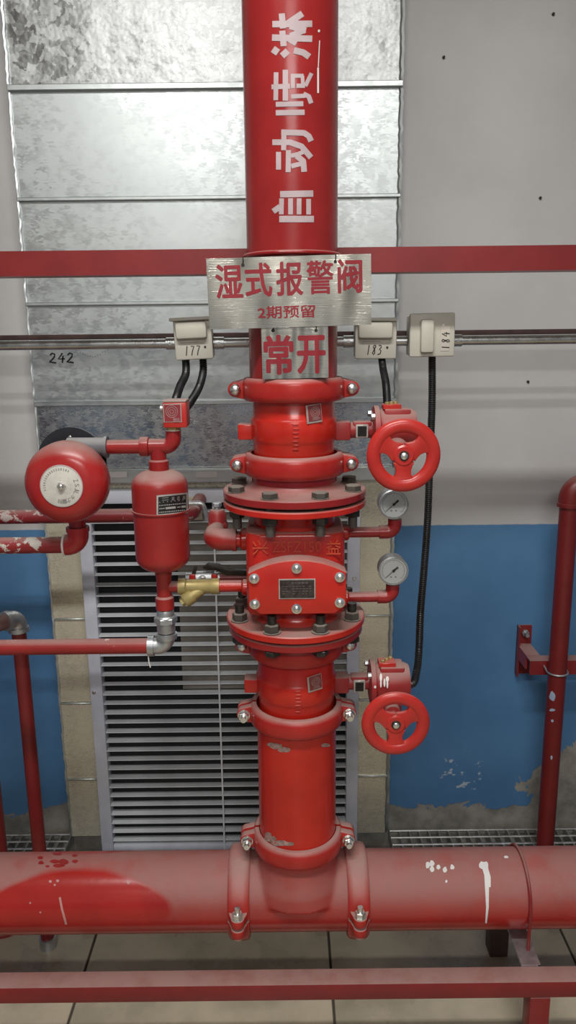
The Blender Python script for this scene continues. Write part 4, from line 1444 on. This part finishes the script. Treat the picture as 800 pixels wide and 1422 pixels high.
for r in (0.0105, 0.007, 0.003):
    em.lathe([(r, 0), (r + 0.001, 0)], (bxx - 0.005, -0.0259, bzz + 0.007), 'Y', 24)
for k in range(4):
    em.box((bxx + 0.003, -0.0258, bzz - 0.006 - 0.002 * k), (0.012, 0.0003, 0.0009))
em.build('plate_emblem', PLATE_DULL, lb, fix=False)
MB().cyl((bxx - bw_ / 2, 0.004, bzz + 0.01), (bxx - bw_ / 2 - 0.008, 0.004, bzz + 0.01), 0.007, seg=14).build('blind_plug', GALV_FIT, sw)
MB().cyl((bxx + 0.004, 0.024, bzz - 0.004), (bxx + 0.004, 0.034, bzz - 0.004), 0.0105, seg=16).build('cable_gland', BLACKOX, sw)

# bell
YBF = -0.075
bc = at(85.5, 675, YBF)
bl = thing('alarm_bell', 'round red water motor alarm bell with a printed white dial', 'bell', (bc.x, 0, bc.z))
bx_, bz_ = bc.x, bc.z
prof = [(0.0, 0.0), (0.04, 0.0), (0.05, 0.0012), (0.06, 0.0055), (0.069, 0.0125), (0.075, 0.021), (0.0778, 0.031), (0.078, 0.055), (0.077, 0.058), (0.073, 0.058), (0.073, 0.03), (0.0, 0.02)]
MB().lathe(prof, (bx_, YBF, bz_), 'Y', 72).build('gong', RED_BELL, bl)
dl = MB().lathe([(0, 0.0012), (0.038, 0.0012), (0.0395, 0.0006), (0.0395, 0)], (bx_, YBF, bz_), 'Y', 56, flip=-1).build('dial', BELLDIAL, bl)
MB().lathe([(0.0385, 0.0018), (0.0395, 0.0016), (0.0398, 0)], (bx_, YBF, bz_), 'Y', 56, flip=-1).build('dial_edge', STENCIL, dl)
t = MB()
FB = Matrix.Translation((bx_, YBF - 0.0013, bz_)) @ FACE
word = ['Z', 'S', 'J', 'L', '水', '力', '警', '铃']
angs = [20, 3, -13, -27, -48, -68, -84, -100]
for s, a in zip(word, angs):
    cj = s > 'z'
    R_ = Matrix.Rotation(radians(a - 90), 4, 'Z')
    h = 0.0044 if cj else 0.0042
    put_text(t, s, (-h * (1 if cj else 0.65), 0.029 - h, h * (1 if cj else 0.65), 0.029 + h), 0.004, 0.0001, FB @ R_)
for k in range(17):
    a = radians(62 + 8.2 * k)
    d = random.uniform(0.0018, 0.0026)
    for (r0, r1) in ((0.0295, 0.0295 + d), (0.0325, 0.0335)):
        flat_strip(t, [(r0 * cos(a), r0 * sin(a)), (r1 * cos(a), r1 * sin(a))], random.uniform(0.0014, 0.0024), 0.0001, FB)
t.build('dial_print', GREYINK, dl, fix=False)
t = MB()
for k in range(26):
    a = random.uniform(0, 2 * pi)
    r = random.uniform(0.009, 0.022)
    x, y = r * cos(a), r * sin(a)
    flat_strip(t, [(x, y), (x + random.uniform(-0.003, 0.003), y + random.uniform(-0.003, 0.003))], 0.0007, 0.0001, FB)
t.build('dial_smudge', plain('faint_print', (0.4, 0.38, 0.34), 0.6), dl, fix=False)
MB().lathe([(0.0072, 0.001), (0.0075, 0.003), (0.0055, 0.0075), (0.003, 0.0095), (0, 0.01)], (bx_, YBF, bz_), 'Y', 20, flip=-1).hexnut((bx_, YBF - 0.002, bz_), 0.0085, 0.003, 'Y').build('centre_nut', ZINC, bl)
# grey motor behind the bell: housing, black back plate, striker pin, drain branch
zmot = zp
xm0 = at(112, 620, 0.0).x
mt = MB().cyl((bx_ - 0.005, 0.005, zmot), (xm1 - 0.004, 0.0, zmot), 0.0185).cyl((xm1 - 0.006, 0, zmot), (xm1, 0, zmot), 0.021)
mt.build('motor_inlet', GREYM, bl)
xpl = at(100, 620, 0.045).x
MB().lathe([(0, 0), (0.068, 0), (0.068, 0.006), (0, 0.006)], (xpl, 0.036, zat(640, 0.045, 100)), 'Y', 48).lathe([(0, 0), (0.04, 0), (0.045, 0.05), (0, 0.05)], (bx_ + 0.012, -0.012, bz_ + 0.012), 'Y', 40).build('back_plate', plain('black_back_plate', (0.02, 0.021, 0.026), 0.4), bl)
MB().lathe([(0, 0.002), (0.003, 0.001), (0.0035, 0)], (xpl, 0.036, zat(607, 0.036, 97)), 'Y', 10, flip=-1).build('plate_screw', ZINC, bl)
MB().cyl((bx_ - 0.085, -0.02, bz_ + 0.008), (bx_ - 0.06, -0.02, bz_ + 0.008), 0.0022, seg=8).build('striker_pin', BLACKOX, bl)

# bell drain: short drop, elbow, worn pipe to the left
xb_ = at(108, 735, 0.015).x
zel = zat(757, 0.015, 60)
dr = thing('bell_drain_pipe', 'red pipe with badly flaked white patches running left below the bell', 'pipe', (xb_, 0.015, zel))
m = MB().tube([(xb_, 0.015, bz_ - 0.05), (xb_, 0.015, zel + 0.024)], 0.0165, 22)
m.build('drop_nipple', RED_BELL, dr)
m = MB().tube([(xb_, 0.015, zel + 0.036), (xb_, 0.015, zel + 0.022)] + arc((xb_ - 0.022, 0.015, zel + 0.022), (0.022, 0, 0), (0, 0, -0.022), 0, pi / 2, 8)[1:] + [(xb_ - 0.028, 0.015, zel)], 0.021, 22)
m.lathe([(0.0195, 0.028), (0.0228, 0.028), (0.0228, 0.037), (0.0195, 0.037)], (xb_, 0.015, zel), 'Z', 24, closed=True)
m.build('elbow', RED_BELL, dr)
MB().lathe([(0.0195, -0.026), (0.0215, -0.026), (0.0215, -0.03), (0.0, -0.03)], (xb_, 0.015, zel), 'X', 22).build('thread_tape', WHITEP, dr)
MB().cyl((-2.99, 0.015, zel), (xb_ - 0.03, 0.015, zel), 0.0165).build('pipe_wall', RED_WORN, dr)

# pipe behind the bell and tank
YR = 0.36
zr_ = zat(717, YR, 90)
xr2 = at(266, 717, YR).x
rp = thing('rear_pipe', 'dull red horizontal pipe with worn patches passing behind the bell', 'pipe', (xr2, YR, zr_))
MB().tube([(-2.99, YR, zr_), (xr2 - 0.03, YR, zr_)] + arc((xr2 - 0.03, YR + 0.03, zr_), (0, -0.03, 0), (0.03, 0, 0), 0, pi / 2, 8)[1:] + [(xr2, YG - 0.006, zr_)], 0.0172, 20).build('pipe_wall', paint('rear_pipe_paint', (0.22, 0.014, 0.018), 0.42, 0.65, chips=0.43, chipcol=(0.45, 0.38, 0.35), chipscale=26), rp)
a, c_ = at(252, 690, YG - 0.006), at(281, 722, YG - 0.006)
MB().box(((a.x + c_.x) / 2, YG - 0.003, (a.z + c_.z) / 2), (c_.x - a.x, 0.004, a.z - c_.z), 0.001, seg=1).build('wall_plate', plain('cream_plate', (0.5, 0.46, 0.36), 0.5), rp)
p0, p1, p2 = at(262, 699, 0.3), at(283, 700, 0.3), at(288, 722, 0.3)
dt = MB().tube(smoothpath([(p0.x - 0.02, 0.3, p0.z + 0.002), (p0.x, 0.3, p0.z), (p1.x - 0.008, 0.3, p1.z + 0.002), (p1.x, 0.3, p1.z - 0.006), (p2.x, 0.3, p2.z)], 0.004), 0.0055, 10).build('bent_tube', GALV_FIT, rp)

# tank outlet: tee, strainer, union, galvanised elbow and drain
xo = at(228, 815, 0).x
zo0 = zt0 + 0.003
zo1 = zat(846, 0, 228)
zb_ = zat(814.5, 0, 260)
ot = thing('tank_outlet_tee', 'red outlet tee hanging under the delay tank', 'pipe tee', (xo, 0, zo1))
m = MB().lathe([(0, zo0), (0.0175, zo0), (0.0168, zo0 - 0.012), (0.015, zo0 - 0.02), (0.015, zb_ - 0.018), (0.0185, zb_ - 0.022), (0.0185, zo1 + 0.002), (0.0, zo1)], (xo, 0, 0), 'Z', 26)
xs0 = at(248, 815, 0).x
m.cyl((xo, 0, zb_), (xs0, 0, zb_), 0.0112)
m.build('tee_body', RED_TANK, ot)
xs1 = at(305, 815, 0).x
ys = thing('y_strainer', 'brass y-shaped strainer on the line between the tank and the valve', 'strainer', ((xs0 + xs1) / 2, 0, zb_))
m = MB().lathe([(0, xs0), (0.0165, xs0), (0.0165, xs0 + 0.014), (0.0142, xs0 + 0.017), (0.0142, xs1 - 0.018), (0.016, xs1 - 0.015), (0.016, xs1), (0, xs1)], (0, 0, zb_), 'X', 24)
m.build('body', BRASS, ys)
q0 = Vector((xs0 + (xs1 - xs0) * 0.62, 0, zb_ - 0.002))
q1 = at(256, 835, -0.012)
m = MB().tube([q0, q0.lerp(q1, 0.55), q0.lerp(q1, 0.56), q0.lerp(q1, 0.92), q1], [0.0118, 0.0122, 0.015, 0.015, 0.013], 18)
m.build('screen_branch', BRASS, ys)
d_ = (q1 - q0).normalized()
MB().tube([q1, q1 + d_ * 0.007], [0.009, 0.008], 6).build('branch_plug', BRASS, ys)
sp = thing('strainer_pipe', 'short red nipple between the brass strainer and the alarm valve', 'pipe', (-0.108, 0, zb_))
MB().cyl((xs1, 0, zb_), (-0.1075, 0, zb_), 0.0118).build('nipple', RED_HOT, sp)

gv = thing('galvanised_union', 'dull grey galvanised union and elbow under the tank outlet', 'fitting', (xo, 0, zat(900, 0, 222)))
zg1, zg0 = zo1, zat(878, 0, 228)
m = MB().lathe([(0, zg1), (0.016, zg1), (0.0175, zg1 - 0.004), (0.0175, zg1 - 0.012), (0.0205, zg1 - 0.015), (0.021, zg1 - 0.028), (0.0185, zg1 - 0.03), (0.0185, zg0 + 0.002), (0.015, zg0), (0, zg0)], (xo, 0, 0), 'Z', 26)
m.build('union_body', GALV_FIT, gv)
MB().hexnut((xo, 0, zg1 - 0.0215), 0.0235, 0.012, 'Z', 0.2).build('union_nut', GALV_FIT, gv)
MB().lathe([(0, 0.001), (0.0165, 0.001), (0.0165, -0.002), (0, -0.002)], (xo, 0, zg0), 'Z', 20).build('rubber_ring', BLACKOX, gv)
zdr = zat(898, 0, 100)
m = MB().tube([(xo, 0, zg0 - 0.001), (xo, 0, zdr + 0.02)] + arc((xo - 0.02, 0, zdr + 0.02), (0.02, 0, 0), (0, 0, -0.02), 0, pi / 2, 8)[1:] + [(xo - 0.03, 0, zdr)], 0.0172, 22)
m.lathe([(0.017, zg0 - 0.002), (0.0215, zg0 - 0.002), (0.0215, zg0 - 0.012), (0.017, zg0 - 0.014)], (xo, 0, 0), 'Z', 24, closed=True)
m.lathe([(0.016, -0.026), (0.0215, -0.026), (0.0215, -0.038), (0.016, -0.038)], (xo, 0, zdr), 'X', 24, closed=True)
m.build('elbow', GALV_FIT, gv)
MB().tube([(xo - 0.037, -0.012, zdr - 0.018), (xo - 0.0365, -0.012, zdr - 0.03), (xo - 0.034, -0.012, zdr - 0.042)], 0.0013, 6).build('tape_tail', WHITEP, gv)
dp = thing('drain_pipe', 'red horizontal drain pipe running left from the galvanised elbow', 'pipe', (xo - 0.04, 0, zdr))
MB().cyl((-2.99, 0, zdr), (xo - 0.0385, 0, zdr), 0.0158).build('pipe_wall', RED_WORN2, dp)

# ball valve with a dark lever behind the strainer
YV = 0.085
zv = zat(799, YV, 280)
xv = at(282, 800, YV).x
bv = thing('ball_valve', 'small silver ball valve with dark lever handles behind the brass strainer', 'valve', (xv, YV, zv))
m = MB().lathe([(0, -0.036), (0.012, -0.036), (0.012, -0.024), (0.0155, -0.02), (0.0155, 0.02), (0.012, 0.024), (0.012, 0.036), (0, 0.036)], (xv, YV, zv - 0.006), 'X', 22)
m.cyl((xv, YV, zv - 0.006), (xv, YV - 0.022, zv - 0.002), 0.008)
m.build('body', GALV_FIT, bv)
MB().hexnut((xv + 0.003, YV - 0.024, zv - 0.001), 0.0065, 0.006, 'Y').build('stem_nut', ZINC, bv)
for dx in (-0.02, 0.026):
    MB().box((xv + dx, YV - 0.02, zv + 0.003), (0.013, 0.008, 0.012), 0.002).build('red_tab', RED_WHEEL, bv)
m = MB().prism([(xv - 0.028, zv - 0.008), (xv - 0.02, zv - 0.01), (xv - 0.01, zv + 0.02), (xv - 0.016, zv + 0.024)], YV - 0.012, YV - 0.004, 'XZ', 0.001)
m.build('short_lever', BLACKOX, bv)
m = MB().prism([(xv + 0.0, zv + 0.018), (xv + 0.012, zv + 0.027), (xv + 0.036, zv + 0.024), (xv + 0.052, zv + 0.014), (xv + 0.1, zv + 0.011), (xv + 0.1, zv - 0.002), (xv + 0.05, zv + 0.001), (xv + 0.03, zv + 0.012), (xv + 0.01, zv + 0.013)], YV - 0.008, YV + 0.006, 'XZ', 0.0015)
m.build('lever', BLACKOX, bv)
MB().cyl((xv + 0.036, YV, zv - 0.006), (-0.096, YV, zv - 0.006), 0.0105).build('tail_pipe', RED_DARK, bv)

# ================================================================== LEFT STANDPIPES
YL = 0.19
xl1 = at(26.5, 880, YL).x
zl1 = zat(857, YL, 25)
sl = thing('standpipe', 'red standpipe at the left edge with a galvanised elbow on top', 'pipe', (xl1, YL, 0))
MB().cyl((xl1, YL, 0.03), (xl1, YL, zl1 - 0.028), 0.0165).build('pipe_wall', RED_DEEP, sl)
MB().cyl((xl1, YL, 0.001), (xl1, YL, 0.03), 0.021).build('foot_socket', GALV_FIT, sl)
dirx = Vector((-0.55, -0.83, -0.0)).normalized()
e0 = Vector((xl1, YL, zl1))
m = MB().tube([(xl1, YL, zl1 - 0.03), (xl1, YL, zl1 - 0.018)] + arc(e0 + dirx * 0.02 + Vector((0, 0, -0.02)), -dirx * 0.02, (0, 0, 0.02), 0, pi / 2, 8)[1:] + [e0 + dirx * 0.03], 0.0195, 22)
m.tube([(xl1, YL, zl1 - 0.034), (xl1, YL, zl1 - 0.024)], 0.0228, 22)
m.tube([e0 + dirx * 0.024, e0 + dirx * 0.034], 0.0228, 22)
m.build('galvanised_elbow', GALV_FIT, sl)
MB().tube(smoothpath([e0 + dirx * 0.034, e0 + dirx * 0.09, e0 + dirx * 0.12 + Vector((-0.035, 0, 0)), e0 + dirx * 0.12 + Vector((-0.3, 0, 0)), (-2.99, (e0 + dirx * 0.12).y, e0.z)], 0.02), 0.0168, 20).build('branch_pipe', paint('brown_red_paint', (0.17, 0.09, 0.085), 0.5, 0.5), sl)
YL2 = 0.26
xl2 = at(3, 1180, YL2).x - 0.012
s2 = thing('standpipe', 'dark red standpipe at the far left rim behind the main pipe', 'pipe', (xl2, YL2, 0))
MB().cyl((xl2, YL2, 0.001), (xl2, YL2, 2.99), 0.024).build('pipe_wall', RED_DEEP, s2)
MB().lathe([(0.0241, 0.001), (0.045, 0.001), (0.045, 0.009), (0.0241, 0.009)], (xl2, YL2, 0), 'Z', 24, closed=True).build('foot_flange', RED_DARK, s2)

# ================================================================== RIGHT STANDPIPE AND BRACKET
YP = 0.50
xp = at(772, 960, YP).x
zpt = zat(672, YP, 795)
rs = thing('standpipe', 'dark red standpipe at the right with a rounded elbow top', 'pipe', (xp, YP, 0))
RP = 0.0245
MB().cyl((xp, YP, 0.006), (xp, YP, zpt - 0.052), RP, seg=28).build('pipe_wall', RED_DEEP, rs)
m = MB().tube([(xp, YP, zpt - 0.055), (xp, YP, zpt - 0.045)] + arc((xp + 0.038, YP, zpt - 0.04), (-0.038, 0, 0), (0, 0, 0.038), 0, pi / 2, 10)[1:] + [(xp + 0.06, YP, zpt - 0.002)], 0.0285, 26)
m.lathe([(0.028, zpt - 0.06), (0.0315, zpt - 0.06), (0.0315, zpt - 0.05), (0.028, zpt - 0.05)], (xp, YP, 0), 'Z', 28, closed=True)
m.build('elbow', RED_DEEP, rs)
MB().cyl((xp + 0.06, YP, zpt - 0.002), (2.99, YP, zpt - 0.002), RP).build('branch_pipe', RED_DEEP, rs)
BLUESPOT = plain('pale_blue_paint', (0.33, 0.42, 0.55), 0.5)
for (u, v, ru, rv) in ((767, 967, 4, 6.5), (767, 986, 4, 2), (767, 1001, 1.8, 2), (766, 1052, 1.5, 3)):
    b = MB()
    blob_cyl(b, u, v, ru, rv, (xp, YP, 0), 'Z', RP + 0.0006)
    b.build('blue_paint_spot', BLUESPOT, rs, fix=False)

wbk = thing('wall_bracket', 'red and grey steel wall bracket bolted to the blue wall behind the right standpipe', 'bracket', (at(725, 900, YW).x, YW, zat(900, YW, 725)))
xw0 = at(717, 900, YW - 0.004).x
zw1, zw0 = zat(868, YW - 0.004, 722), zat(935, YW - 0.004, 722)
MB().box((xw0 + 0.021, YW - 0.003, (zw0 + zw1) / 2), (0.042, 0.005, zw1 - zw0)).box((xw0 + 0.002, YW - 0.014, (zw0 + zw1) / 2), (0.004, 0.025, zw1 - zw0)).build('wall_plate', RED_DARK, wbk, smooth=False)
for zz in (zw1 - 0.022,):
    MB().hexnut((xw0 + 0.022, YW - 0.011, zz), 0.011, 0.01, 'Y').cyl((xw0 + 0.022, YW - 0.006, zz), (xw0 + 0.022, YW - 0.034, zz), 0.006, seg=12).build('anchor_bolt', GALV_FIT, wbk)
YA = YP + RP + 0.003
za = zat(918, YA, 745)
zab = zat(937, YA, 760)
MB().prism([(xw0 + 0.001, za), (xw0 + 0.04, za), (xw0 + 0.04, za - 0.005), (xw0 + 0.006, za - 0.005), (xw0 + 0.006, zab), (xw0 + 0.001, zab)], YA + 0.04, YW - 0.0058, 'XZ').build('arm', RED_GEAR, wbk, smooth=False)
MB().prism([(YA, zab), (YA, za), (YA + 0.039, za), (YA + 0.039, za - 0.005), (YA + 0.005, za - 0.005), (YA + 0.005, zab)], xw0 + 0.001, 2.99, 'YZ').build('cross_angle', RED_DARK, wbk, smooth=False)
zu2 = zat(938, YP - RP, 772)
u3 = thing('u_bolt', 'thin pale wire u-bolt round the right standpipe at the wall bracket', 'u-bolt', (xp, YP, zu2))
MB().tube([(xp - RP - 0.0035, YA - 0.001, zu2 + 0.006)] + arc((xp, YP, zu2), (-RP - 0.0035, 0, 0), (0, -RP - 0.0035, 0), 0, pi, 20) + [(xp + RP + 0.0035, YA - 0.001, zu2 + 0.006)], 0.0026, 8).build('hoop', GALV_FIT, u3)

# ================================================================== CEILING BATTENS (above the frame)
for lo, lab in zip(LAMPS, ('white ceiling batten lamp above the pipework', 'white ceiling batten lamp further back in the room')):
    x, y, z = lo.location
    bt_ = thing('batten_lamp', lab, 'lamp', (x, y, 2.96), 'ceiling batten lamps')
    MB().box((x, y, 2.97), (1.3, 0.2, 0.058), 0.004).build('housing', CEIL, bt_)
    for s in (-1, 1):
        MB().box((x + s * 0.64, y, 2.93), (0.02, 0.2, 0.02), 0.003).build('end_cap', CEIL, bt_)
